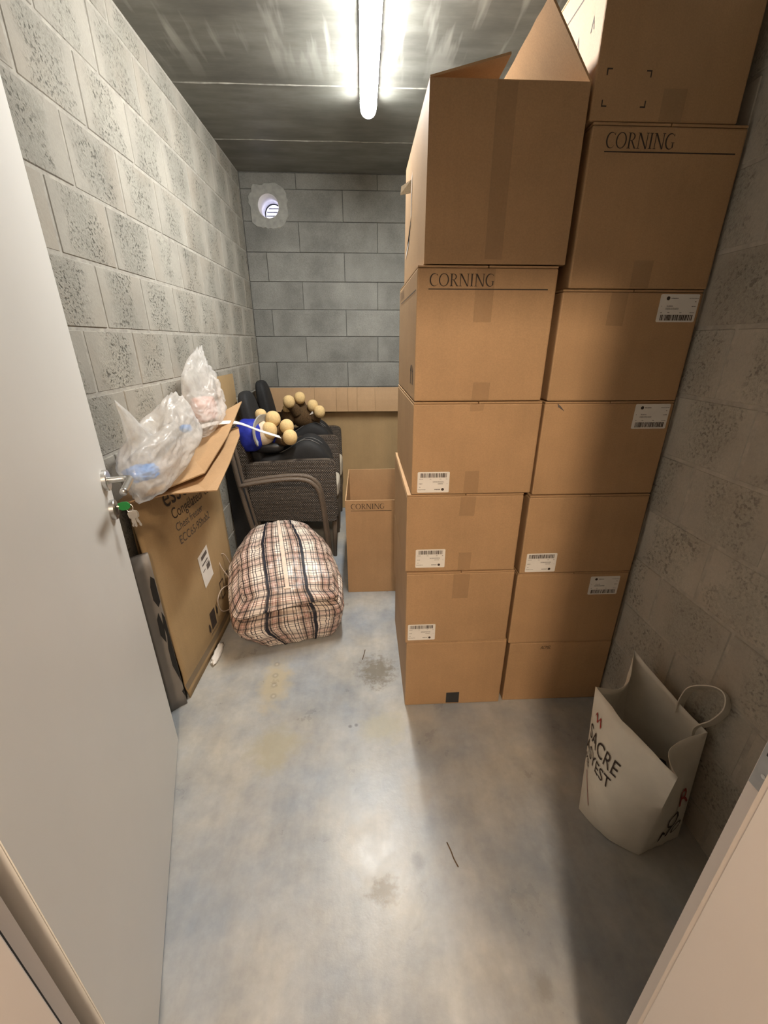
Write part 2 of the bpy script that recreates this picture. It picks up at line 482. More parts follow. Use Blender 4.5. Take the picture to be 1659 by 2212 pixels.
# plaid woven plastic
m, nt, b = new_mat('plaid_weave', 0.38, (0.7,0.6,0.5), 0, 0.5)
tc = N(nt, 'ShaderNodeTexCoord')
sep = N(nt, 'ShaderNodeSeparateXYZ', {0: tc.outputs['UV']})
def plaid(coord, freq, ph):
    f = math_n(nt, 'FRACT', math_n(nt, 'ADD', math_n(nt, 'MULTIPLY', coord, freq), ph))
    W_, K, RD, G = (1,1,1), (0.05,0.035,0.05), (0.45,0.18,0.17), (0.60,0.54,0.51)
    return ramp(nt, f, [(0.0, W_), (0.10, K), (0.125, W_), (0.20, K), (0.225, W_), (0.28, G), (0.36, K), (0.40, G), (0.46, RD), (0.475, W_), (0.50, RD), (0.515, W_), (0.54, RD), (0.555, G), (0.62, K), (0.66, G), (0.74, W_), (0.80, K), (0.825, W_), (0.90, K), (0.925, W_)], 'CONSTANT')
pu = plaid(sep.outputs[0], 6.2, 0.02)
pv = plaid(sep.outputs[1], 6.2, 0.3)
pv = mixc(nt, 0.18, pv, (1,1,1))
c = mixc(nt, 1.0, pu, pv, 'MULTIPLY')
c = mixc(nt, 1.0, c, (0.88, 0.77, 0.67), 'MULTIPLY')
nt.links.new(c, b.inputs['Base Color'])
bump(nt, b, noise_f(nt, obj_coord(nt), 35, 3), 0.25, 0.01)
MAT['plaid'] = m
MAT['strap_black'] = simple('strap_black', (0.012, 0.012, 0.022), 0.6, nscale=40, amt=0.2)
MAT['zip'] = simple('zip_white', (0.78, 0.64, 0.52), 0.6, nscale=60, amt=0.06)
MAT['string'] = simple('bag_string', (0.42, 0.33, 0.26), 0.7, nscale=60, amt=0.1)

# thin translucent polythene
m, nt, b = new_mat('polythene', 0.22, (0.88,0.86,0.83), 0, 0.6)
v = obj_coord(nt)
fn_ = noise_f(nt, v, 16, 4)
tr = N(nt, 'ShaderNodeBsdfTransparent')
tl = N(nt, 'ShaderNodeBsdfTranslucent', {0: (0.9, 0.88, 0.85, 1)})
mx = N(nt, 'ShaderNodeMixShader', {0: 0.35, 1: b.outputs[0], 2: tl.outputs[0]})
mx2 = N(nt, 'ShaderNodeMixShader', {0: math_n(nt, 'MULTIPLY', ramp(nt, fn_, [(0.3, 0.40), (0.7, 0.66)]), 1.0), 1: mx.outputs[0], 2: tr.outputs[0]})
nt.links.new(mx2.outputs[0], nt.nodes['Material Output'].inputs[0])
bump(nt, b, noise_f(nt, v, 18, 3, 0.55), 0.45, 0.02)
MAT['film'] = m

# ---------------------------------------------------------------- room shell
XL, XR, YB, ZC = -0.88, 1.035, 3.745, 2.617
YF = 0.318                                           # room face of the door wall
fl = box('floor', -2.0, 2.2, -1.8, 3.9, -0.12, 0.0, MAT['floor'])
tag(fl, 'worn grey blue coated concrete floor with ochre stains', 'floor', kind='structure')

# ceiling of formwork strips
ce = box('ceiling', -1.05, 1.2, 0.12, 3.9, ZC+0.004, ZC+0.16, MAT['ceiling_joint'])
tag(ce, 'grey cast concrete ceiling with formwork seams', 'ceiling', kind='structure')
ys = [0.16, 0.842, 1.441, 2.040, 2.638, 3.236, 3.86]
for a, b_ in zip(ys, ys[1:]):
    box('ceiling_strip', -1.0, 1.15, a+0.003, b_-0.003, ZC, ZC+0.05, MAT['ceiling'], ce, bevel=0.002, seg=1)
def ridge(name, y):
    bm = bmesh.new()
    random.seed(int(y*100))
    prev = None
    n = 120
    for i in range(n+1):
        x = -0.95 + 2.05*i/n
        w = 0.006 + 0.008*max(0, noise.noise(Vector((x*9, y, 0))))+0.002
        h = 0.002 + 0.004*max(0, noise.noise(Vector((x*14, y, 5))))
        yo = 0.003*noise.noise(Vector((x*4, y, 9)))
        cur = [bm.verts.new((x, y-w+yo, ZC+0.001)), bm.verts.new((x, y+yo, ZC-h)), bm.verts.new((x, y+w+yo, ZC+0.001))]
        if prev:
            for k in range(2):
                bm.faces.new((prev[k], prev[k+1], cur[k+1], cur[k]))
        prev = cur
    return bm_obj(name, bm, MAT['ceiling_joint'], ce)
for y in ys[1:-1]: ridge('seam_ridge', y)

# block meshes, shared between alike pieces; local origin at block centre
_blk = {}
def block_mesh(dx, dy, dz, ch, key):
    k = (key, round(dx,3), round(dy,3), round(dz,3))
    if k in _blk: return _blk[k]
    bm = bmesh.new()
    bm_box(bm, -dx/2, dx/2, -dy/2, dy/2, -dz/2, dz/2)
    bmesh.ops.bevel(bm, geom=bm.edges[:], offset=ch, segments=1, affect='EDGES')
    bmesh.ops.recalc_face_normals(bm, faces=bm.faces[:])
    me = bpy.data.meshes.new('block'); bm.to_mesh(me); bm.free()
    me.materials.append(MAT[key])
    _blk[k] = me
    return me
ROWS = []
z = 0.0
zt = [0.0, 0.113] + [0.113+0.2*k for k in range(1, 13)]
zt = [t for t in zt if t < 2.55] + [ZC-0.005]
def wall_blocks(parent, key, face, sgn, y0, y1, off_even, off_odd, depth=0.03):
    random.seed(3 if sgn > 0 else 5)
    for i, (za, zb) in enumerate(zip(zt, zt[1:])):
        off = off_even if i % 2 == 0 else off_odd
        y = y0
        first = y0 + ((off - y0) % 0.3)
        edges = [y0] + [first + 0.3*k for k in range(40) if first + 0.3*k < y1-0.02] + [y1]
        if edges[1]-edges[0] < 0.02: edges.pop(0)
        for ya, yb in zip(edges, edges[1:]):
            g = 0.0052
            me = block_mesh(depth, round(yb-ya, 3)-2*g, round(zb-za, 3)-2*g, 0.0025, key)
            o = bpy.data.objects.new('block', me); link(o); o.parent = parent
            pr = random.uniform(-0.0012, 0.0012)
            o.location = (face + sgn*(-depth/2 + pr), (ya+yb)/2, (za+zb)/2)
wl = box('wall_left', XL-0.16, XL-0.0024, 0.16, YB+0.1, 0.0, ZC+0.003, MAT['mortar'])
tag(wl, 'rough grey concrete block wall behind the open door', 'wall', kind='structure')
wall_blocks(wl, 'block_l', XL, 1, 0.318, YB-0.002, 1.61, 1.46)
wr = box('wall_right', XR+0.0024, XR+0.16, 0.16, YB+0.1, 0.0, ZC+0.003, MAT['mortar_r'])
tag(wr, 'shaded grey block wall beside the stacked cartons', 'wall', kind='structure')
wall_blocks(wr, 'block_r', XR, -1, 0.318, YB-0.002, 1.05, 1.20)

# back wall: long smooth blocks with thin dark joints and a vent pipe through it
HX, HZ, HR = -0.681, 2.407, 0.079
def cut_hole(o, r):
    bm = bmesh.new()
    bmesh.ops.create_cone(bm, cap_ends=True, segments=40, radius1=r, radius2=r, depth=2.0,
                          matrix=Matrix.Translation((HX, YB, HZ)) @ Matrix.Rotation(PI/2, 4, 'X'))
    cut = bm_obj('cutter', bm)
    md = o.modifiers.new('hole', 'BOOLEAN'); md.operation = 'DIFFERENCE'; md.object = cut; md.solver = 'EXACT'
    dg = bpy.context.evaluated_depsgraph_get()
    me = bpy.data.meshes.new_from_object(o.evaluated_get(dg))
    o.modifiers.clear(); o.data = me
    cm = cut.data
    bpy.data.objects.remove(cut); bpy.data.meshes.remove(cm)
wbk = box('wall_back', XL-0.003, XR+0.003, YB+0.006, YB+0.20, 0.0, ZC+0.003, MAT['mortar_d'])
tag(wbk, 'smooth grey block wall at the far end with vent hole', 'wall', kind='structure')
bpy.context.view_layer.update()
cut_hole(wbk, HR)
random.seed(11)
for i, (za, zb) in enumerate(zip(zt, zt[1:])):
    top_i = len(zt)-2-i
    offs = -0.47 if top_i % 2 == 0 else -0.73
    first = XL + ((offs - XL) % 0.6)
    edges = [XL+0.001] + [first+0.6*k for k in range(5) if first+0.6*k < XR-0.03] + [XR-0.001]
    for xa, xb in zip(edges, edges[1:]):
        g = 0.0022
        me = block_mesh(round(xb-xa,3)-2*g, 0.03, round(zb-za,3)-2*g, 0.002, 'block_b')
        o = bpy.data.objects.new('block', me); link(o); o.parent = wbk
        o.location = ((xa+xb)/2, YB+0.015+random.uniform(-0.002, 0.002), (za+zb)/2)
        if za < HZ < zb and xa-HR < HX < xb+HR:
            bpy.context.view_layer.update()
            cut_hole(o, HR)
# mortar patch ring round the pipe
bm = bmesh.new()
n = 48; ri = []; ro = []; rib = []; rob = []
for k in range(n):
    a = 2*PI*k/n
    rr = 0.135 + 0.018*noise.noise(Vector((math.cos(a)*2.2, math.sin(a)*2.2, 1.0))) + 0.012*noise.noise(Vector((math.cos(a)*6, math.sin(a)*6, 4.0)))
    rr = rr*(1+0.13*abs(math.sin(2*a)))
    ca, sa = math.cos(a), math.sin(a)
    ri.append(bm.verts.new((HX+ca*HR*0.99, YB-0.006, HZ+sa*HR*0.99)))
    ro.append(bm.verts.new((HX+ca*rr, YB-0.0035, HZ+sa*rr)))
    rob.append(bm.verts.new((HX+ca*(rr+0.004), YB+0.003, HZ+sa*(rr+0.004))))
    rib.append(bm.verts.new((HX+ca*HR*0.99, YB+0.01, HZ+sa*HR*0.99)))
for k in range(n):
    j = (k+1) % n
    for A, B in ((ri, ro), (ro, rob), (rob, rib), (rib, ri)):
        bm.faces.new((A[k], A[j], B[j], B[k]))
bm_obj('mortar_patch', bm, MAT['mortar_patch'], wbk, smooth=False)
vp = thing('vent_pipe', 'round white plastic vent pipe set into the back wall', 'vent', (HX, YB, HZ))
bm = bmesh.new(); rings = []
for (r, y) in ((HR-0.001, -0.004), (HR-0.001, 0.30), (HR-0.005, 0.30), (HR-0.005, -0.004)):
    rings.append([bm.verts.new((math.cos(2*PI*k/40)*r, y, math.sin(2*PI*k/40)*r)) for k in range(40)])
for q in range(4):
    A, B = rings[q], rings[(q+1) % 4]
    for k in range(40):
        bm.faces.new((A[k], A[(k+1)%40], B[(k+1)%40], B[k]))
bm_obj('pipe', bm, MAT['pvc'], vp, smooth=True)
bm = bmesh.new(); rings = []
for (r, y) in ((HR-0.006, 0.225), (HR-0.006, 0.235), (HR-0.013, 0.235), (HR-0.013, 0.225)):
    rings.append([bm.verts.new((math.cos(2*PI*k/40)*r, y, math.sin(2*PI*k/40)*r)) for k in range(40)])
for q in range(4):
    A, B = rings[q], rings[(q+1) % 4]
    for k in range(40):
        bm.faces.new((A[k], A[(k+1)%40], B[(k+1)%40], B[k]))
bm_obj('inner_ring', bm, MAT['seal'], vp)
for k in range(5):
    zz = -0.05+0.025*k
    hw = math.sqrt(max(0, (HR-0.01)**2 - zz*zz))
    box('louvre', -hw, hw, 0.262, 0.268, zz-0.005, zz+0.005, MAT['grille'], vp)

# door wall, seen from inside the opening
bm = bmesh.new()
bm_box(bm, XL-0.01, -0.505, 0.16, YF-0.003, 0.0, ZC+0.003)
bm_box(bm, 0.50, XR+0.01, 0.16, YF-0.003, 0.0, ZC+0.003)
bm_box(bm, -0.505, 0.50, 0.16, YF-0.003, 2.10, ZC+0.003)
wf = bm_obj('wall_front', bm, MAT['hallpaint'])
tag(wf, 'plastered wall around the doorway', 'wall', kind='structure')

# corridor behind the camera
for nm, bb in (('wall_corridor_back', (-1.8, 2.0, -1.75, -1.6, 0, 2.65)), ('wall_corridor_left', (-1.95, -1.8, -1.75, 0.16, 0, 2.65)),
               ('wall_corridor_right', (2.0, 2.15, -1.75, 0.16, 0, 2.65)), ('ceiling_corridor', (-1.95, 2.15, -1.75, 0.12, 2.60, 2.75)),
               ('wall_corridor_front_left', (-1.8, XL-0.01, 0.05, 0.16, 0, 2.60)), ('wall_corridor_front_right', (XR+0.01, 2.0, 0.05, 0.16, 0, 2.60)),
               ):
    o = box(nm, *bb, MAT['hallpaint'])
    tag(o, 'plain painted corridor surface behind the camera', 'wall', kind='structure')
hl = thing('corridor_lamp', 'round globe lamp on the corridor ceiling', 'lamp', HALL_LAMP)
lathe('lamp_base', [(0.02, 0.06), (0.07, 0.065), (0.07, 0.13), (0.02, 0.13)], (0,0,0), (0,0,1), MAT['lamp_body'], hl)
lathe('globe', [(0.004, -0.10)] + [(0.10*math.sin(a), -0.10*math.cos(a)) for a in [0.2+0.2*k for k in range(10)]] + [(0.06, 0.06)], (0,0,0), (0,0,1), MAT['hall_glow'], hl)

# ---------------------------------------------------------------- door and frame
fr = thing('trim_1', 'painted steel door frame with rubber seal', 'door frame', (0,0,0), kind='structure')
def jamb(name, pts, mat=MAT['frame'], z0=0.0, z1=2.10, parent=fr):
    n = len(pts)
    vv = [(x, y, z0) for x, y in pts] + [(x, y, z1) for x, y in pts]
    ff = [[i, (i+1)%n, n+(i+1)%n, n+i] for i in range(n)] + [list(range(n))[::-1], list(range(n, 2*n))]
    o = mesh_obj(name, vv, ff, mat, parent)
    bm = bmesh.new(); bm.from_mesh(o.data); bmesh.ops.recalc_face_normals(bm, faces=bm.faces[:]); bm.to_mesh(o.data); bm.free()
    return o
jr = jamb('jamb', [(0.4575, 0.316), (0.4575, 0.288), (0.444, 0.288), (0.440, 0.284), (0.440, 0.135), (0.56, 0.135), (0.56, 0.158), (0.498, 0.158), (0.498, 0.316)])
jl = jamb('jamb', [(-0.466, 0.316), (-0.466, 0.288), (-0.451, 0.288), (-0.447, 0.284), (-0.447, 0.135), (-0.56, 0.135), (-0.56, 0.158), (-0.503, 0.158), (-0.503, 0.316)])
jamb('seal_bead', [(0.4405, 0.2905), (0.4405, 0.2835), (0.447, 0.2835), (0.447, 0.2905)], MAT['bead'], 0.0, 2.04, jr)
jamb('seal_strip', [(-0.4665, 0.2905), (-0.4565, 0.2905), (-0.4495, 0.2885), (-0.4495, 0.2870), (-0.4665, 0.2870)], MAT['seal'], 0.0, 2.04, jl)
box('head', -0.503, 0.498, 0.135, 0.316, 2.04, 2.098, MAT['frame'], fr)
sp = box('strike_plate', 0.4560, 0.4572, 0.2915, 0.3145, 0.985, 1.20, MAT['plate'], jr)
box('latch_slot', 0.4555, 0.4562, 0.2975, 0.3095, 1.035, 1.12, MAT['seal'], sp)
lathe('screw', [(0.0028, 0), (0.0028, -0.0007), (0.0015, -0.001)], (0.4560, 0.303, 1.008), (1,0,0), MAT['steel'], sp, n=14)

H0 = Vector((-0.464, 0.341, 0)); H1 = Vector((-0.764, 1.212, 0))
du = (H1-H0).normalized(); dn = Vector((du.y, -du.x, 0))     # dn points into the room (+x)
dr = thing('door_1', 'white flush door standing open against the left wall', 'door', (0,0,0), kind='structure')
L = (H1-H0).length
def dp(u, n, z): return H0 + du*u + dn*n + Vector((0,0,z))
bm = bmesh.new()
vv = [bm.verts.new(dp(u, n_, z)) for z in (0.007, 2.032) for u, n_ in ((0,0),(L,0),(L,-0.04),(0,-0.04))]
for f in ((0,1,2,3),(4,7,6,5),(0,4,5,1),(1,5,6,2),(2,6,7,3),(3,7,4,0)): bm.faces.new([vv[i] for i in f])
bmesh.ops.bevel(bm, geom=bm.edges[:], offset=0.0015, segments=2, affect='EDGES')
leaf = bm_obj('leaf', bm, MAT['door'], dr)
for zz in (0.25, 1.85):
    lathe('hinge', [(0.007, -0.045), (0.007, 0.045)], dp(-0.004, 0.004, zz), (0,0,1), MAT['steel'], dr, n=14)
UH = L-0.056
hd = lathe('rosette', [(0.030, 0.0), (0.030, 0.0105), (0.0285, 0.0125), (0.012, 0.0125)], dp(UH, 0, 1.108), dn, MAT['steel'], dr)
ln = catmull([dp(UH, 0.008, 1.108), dp(UH, 0.030, 1.108), dp(UH, 0.054, 1.108), dp(UH-0.010, 0.066, 1.108), dp(UH-0.030, 0.068, 1.108), dp(UH-0.075, 0.068, 1.107), dp(UH-0.128, 0.068, 1.106)], 6)
bm = bmesh.new(); sweep(bm, ln, 0.0098, 18)
bm_obj('lever', bm, MAT['steel'], hd, smooth=True)
rs = lathe('key_rosette', [(0.030, 0.0), (0.030, 0.0105), (0.0285, 0.0125), (0.010, 0.0125)], dp(UH, 0, 1.018), dn, MAT['steel'], dr)
bm = bmesh.new()
vv = [bm.verts.new(dp(UH+a, nn, 1.018+b_)) for nn in (0.0122, 0.015) for a, b_ in ((-0.006,0.012),(0.006,0.012),(0.005,-0.016),(-0.005,-0.016))]
for f in ((0,1,2,3),(4,7,6,5),(0,4,5,1),(1,5,6,2),(2,6,7,3),(3,7,4,0)): bm.faces.new([vv[i] for i in f])
bm_obj('cylinder_face', bm, MAT['steel_dark'], rs)

# keys hanging from the lock
ky = thing('key_bunch', 'key with green cover in the lock, spare keys hanging below', 'keys', dp(UH, 0.013, 1.026))
kb = dp(UH, 0.013, 1.026)
def kl(n_, z, u=0.0): return dn*n_ + du*u + Vector((0,0,z))
bm = bmesh.new()
pr_ = [(0.006,0.009),(0.018,0.012),(0.030,0.011),(0.036,0.004),(0.036,-0.006),(0.028,-0.013),(0.014,-0.013),(0.006,-0.008)]
vv = [[bm.verts.new(kl(a, b_, s)) for a, b_ in pr_] for s in (-0.0025, 0.0025)]
n = len(pr_)
bm.faces.new(vv[0]); bm.faces.new(vv[1][::-1])
for i in range(n): bm.faces.new((vv[0][i], vv[0][(i+1)%n], vv[1][(i+1)%n], vv[1][i]))
bm_obj('green_cover', bm, MAT['green'], ky)
bm = bmesh.new(); vv = []
sweep(bm, [kl(-0.003, 0, 0), kl(0.008, 0, 0)], 0.0035, 8); bm_obj('key_blade', bm, MAT['brass'], ky)
bm = bmesh.new()
sweep(bm, [kl(0.033+0.009*math.cos(2*PI*k/20), -0.009+0.011*math.sin(2*PI*k/20), 0.004*math.sin(2*PI*k/20)) for k in range(21)], 0.0011, 6, cap=False)
bm_obj('split_ring', bm, MAT['steel'], ky, smooth=True)
for s, ang, dz in ((-0.003, 0.06, 0.0), (0.001, 0.30, -0.002), (0.005, -0.12, -0.001)):
    prof = [(-0.004,0.0),(0.006,0.0),(0.013,-0.005),(0.014,-0.013),(0.010,-0.024),(0.004,-0.026),(0.004,-0.050),(0.001,-0.055),(-0.003,-0.050),(-0.001,-0.044),(-0.003,-0.038),(-0.003,-0.026),(-0.009,-0.024),(-0.012,-0.012),(-0.010,-0.004)]
    bm = bmesh.new()
    vv = [[bm.verts.new(kl(0.036 + a*math.cos(ang) - b_*math.sin(ang)*1.0, -0.017+dz + b_*math.cos(ang) + a*math.sin(ang), s+t)) for a, b_ in prof] for t in (-0.001, 0.001)]
    n = len(prof)
    bm.faces.new(vv[0]); bm.faces.new(vv[1][::-1])
    for i in range(n): bm.faces.new((vv[0][i], vv[0][(i+1)%n], vv[1][(i+1)%n], vv[1][i]))
    bm_obj('key', bm, MAT['brass'], ky)

# ---------------------------------------------------------------- ceiling light
LX, LY0, LY1 = 0.052, 1.54, 2.80
cl = thing('ceiling_light', 'long lit fluorescent batten with ribbed clear diffuser on the ceiling', 'ceiling light', (LX, (LY0+LY1)/2, ZC))
box('housing', -0.0425, 0.0425, -(LY1-LY0)/2+0.03, (LY1-LY0)/2-0.03, -0.034, 0.0, MAT['lamp_body'], cl, bevel=0.003)
bm = bmesh.new()
def dif_prof(s):
    return [(0.042*s*math.cos(a), -0.033 - 0.034*s*math.sin(a)) for a in [PI*k/16 for k in range(17)]]
hlf = (LY1-LY0)/2
rings = []
for y in (-hlf+0.06, hlf-0.07):
    rings.append([bm.verts.new((x, y, zz)) for x, zz in dif_prof(1.0)])
A, B = rings
for k in range(16): bm.faces.new((A[k], A[k+1], B[k+1], B[k]))
bm.faces.new((A[16], A[0], B[0], B[16]))
bm_obj('diffuser', bm, MAT['tube_glow'], cl, smooth=True)
for sg in (-1, 1):
    bm = bmesh.new(); rings = []
    for t, s in ((0.0, 1.0), (0.02, 0.995), (0.04, 0.97), (0.055, 0.9), (0.065, 0.75), (0.07, 0.5)):
        y = sg*(hlf-0.07) + sg*t if sg > 0 else -(hlf-0.06) - t
        rings.append([bm.verts.new((x, y, zz)) for x, zz in dif_prof(s)])
    for A, B in zip(rings, rings[1:]):
        for k in range(16): bm.faces.new((A[k], A[k+1], B[k+1], B[k]))
        bm.faces.new((A[16], A[0], B[0], B[16]))
    bm.faces.new(rings[-1])
    bm_obj('end_cap', bm, MAT['tube_end'], cl, smooth=True)

# ---------------------------------------------------------------- lettering
def arc_strip(cx, cy, ro, ri, a0, a1, n=22, shift=0.0):
    V = []; F = []
    for k in range(n+1):
        a = math.radians(a0+(a1-a0)*k/n)
        V.append((cx+ro[0]*math.cos(a), cy+ro[1]*math.sin(a)))
        V.append((cx+shift+ri[0]*math.cos(a), cy+ri[1]*math.sin(a)))
    for k in range(n): F.append((2*k, 2*k+1, 2*k+3, 2*k+2))
    return V, F
def serif_word(word):
    V = []; F = []; x = 0.0
    def poly(pts):
        i = len(V); V.extend([(x+p[0], p[1]) for p in pts]); F.append(tuple(range(i, i+len(pts))))
    def add(vf):
        i = len(V); V.extend([(x+p[0], p[1]) for p in vf[0]]); F.extend([tuple(i+t for t in f) for f in vf[1]])
    for ch in word:
        if ch in 'CG':
            add(arc_strip(0.42, 0.5, (0.40, 0.52), (0.33, 0.465), 40, 322, 26, 0.05))
            poly([(0.69, 0.83), (0.725, 0.83), (0.725, 0.98), (0.70, 0.98), (0.685, 0.92)])
            if ch == 'G':
                poly([(0.63, 0.06), (0.72, 0.10), (0.72, 0.40), (0.63, 0.40)])
                poly([(0.54, 0.40), (0.54, 0.435), (0.80, 0.435), (0.80, 0.40)])
                adv = 0.86
            else: adv = 0.80
        elif ch == 'O':
            add(arc_strip(0.46, 0.5, (0.44, 0.52), (0.33, 0.465), 0, 360, 36)); adv = 0.96
        elif ch == 'I':
            poly([(0.12,0),(0.24,0),(0.24,1),(0.12,1)]); poly([(0.03,0),(0.33,0),(0.33,0.035),(0.03,0.035)]); poly([(0.03,0.965),(0.33,0.965),(0.33,1),(0.03,1)]); adv = 0.40
        elif ch == 'R':
            poly([(0.11,0),(0.23,0),(0.23,1),(0.11,1)]); poly([(0.02,0),(0.32,0),(0.32,0.035),(0.02,0.035)]); poly([(0.02,0.965),(0.30,0.965),(0.30,1),(0.02,1)])
            add(arc_strip(0.28, 0.745, (0.33, 0.255), (0.225, 0.215), -90, 90, 16))
            poly([(0.22,0.965),(0.28,0.965),(0.28,1.0),(0.22,1.0)]); poly([(0.22,0.49),(0.30,0.49),(0.30,0.53),(0.22,0.53)])
            poly([(0.30,0.50),(0.41,0.50),(0.75,0.0),(0.62,0.0)]); poly([(0.60,0),(0.80,0),(0.80,0.035),(0.62,0.035)]); adv = 0.80
        elif ch == 'N':
            poly([(0.12,0),(0.18,0),(0.18,1),(0.12,1)]); poly([(0.03,0),(0.27,0),(0.27,0.035),(0.03,0.035)]); poly([(0.01,0.965),(0.20,0.965),(0.20,1),(0.01,1)])
            poly([(0.09,1.0),(0.24,1.0),(0.83,0.0),(0.73,-0.02)]); poly([(0.77,0),(0.83,0),(0.83,1),(0.77,1)]); poly([(0.68,0.965),(0.92,0.965),(0.92,1),(0.68,1)]); adv = 0.95
        x += adv
    return V, F, x
_fc = {}
def sans(s):
    if s not in _fc:
        cu = bpy.data.curves.new('text', 'FONT'); cu.body = s; cu.size = 1.0; cu.resolution_u = 3
        ob = bpy.data.objects.new('text', cu); link(ob)
        bpy.context.view_layer.update()
        me = bpy.data.meshes.new_from_object(ob.evaluated_get(bpy.context.evaluated_depsgraph_get()))
        _fc[s] = ([(v.co.x, v.co.y) for v in me.vertices], [tuple(p.vertices) for p in me.polygons])
        bpy.data.objects.remove(ob); bpy.data.curves.remove(cu); bpy.data.meshes.remove(me)
    V, F = _fc[s]
    return V, F, max(v[0] for v in V)
def decal(name, V2, F, place, mat, parent):
    """flat print: 2-D outline mapped on a surface by place(u, v)"""
    return mesh_obj(name, [place(u, v) for u, v in V2], F, mat, parent)

# ---------------------------------------------------------------- cartons
YFRONT = 1.339
GRP = 'kraft shipping cartons stacked against the right wall'
def barcode_label(parent, fx, x0, z0, w, h, flip, seed):
    """paper label on a front face: fx(x, z, out) -> local point"""
    random.seed(seed)
    P = lambda u, v, o: fx(x0 + (1-u if flip else u)*w, z0 + (1-v if flip else v)*h, o)
    def slab(name, rects, o0, o1, mat, par):
        V = []; F = []
        for (u0, u1, v0, v1) in rects:
            i = len(V)
            V += [P(u0,v0,o1), P(u1,v0,o1), P(u1,v1,o1), P(u0,v1,o1)]
            F.append((i, i+1, i+2, i+3) if not flip else (i, i+1, i+2, i+3))
        return mesh_obj(name, V, F, mat, par)
    V = []; i = 0
    c = 0.03
    prof = [(c,0),(1-c,0),(1,c),(1,1-c),(1-c,1),(c,1),(0,1-c),(0,c)]
    V = [P(u, v, 0.0002) for u, v in prof] + [P(u, v, 0.0007) for u, v in prof]
    F = [list(range(8))[::-1], list(range(8, 16))] + [[k, (k+1)%8, 8+(k+1)%8, 8+k] for k in range(8)]
    lab = mesh_obj('shipping_label', V, F, MAT['paper'], parent)
    rects = []; u = 0.09
    while u < 0.92:
        wd = random.choice((0.008, 0.008, 0.014, 0.02, 0.028)); rects.append((u, min(u+wd, 0.93), 0.06, 0.27)); u += wd+random.choice((0.007, 0.009, 0.014, 0.02))
    slab('barcode', rects, 0, 0.0010, MAT['ink'], lab)['kind'] = 'stuff'
    dashes = []
    def words(u0, u1, v, hh):
        u = u0
        while u < u1:
            wd = random.uniform(0.008, 0.02); dashes.append((u, min(u+wd, u1), v, v+hh*random.uniform(0.7, 1))); u += wd+0.006
    words(0.28, 0.46, 0.83, 0.045); words(0.74, 0.98, 0.84, 0.025); words(0.90, 0.94, 0.72, 0.03)
    words(0.20, 0.36, 0.56, 0.035); words(0.18, 0.52, 0.49, 0.022); words(0.18, 0.52, 0.455, 0.022)
    words(0.06, 0.08, 0.56, 0.03); words(0.85, 0.95, 0.55, 0.035)
    words(0.07, 0.11, 0.33, 0.03); words(0.26, 0.31, 0.33, 0.03); words(0.57, 0.62, 0.33, 0.03); words(0.83, 0.95, 0.33, 0.025)
    slab('printed_line', dashes, 0, 0.0010, MAT['ink_grey'], lab)['kind'] = 'stuff'
    V = [P(0.20, 0.85, 0.0010)] + [P(0.20+0.045*math.cos(2*PI*k/18)*1.0, 0.85+0.045*math.sin(2*PI*k/18)*w/h, 0.0010) for k in range(18)]
    mesh_obj('logo_dot', V, [(0, 1+k, 1+(k+1)%18) for k in range(18)], MAT['ink'], lab)
    return lab

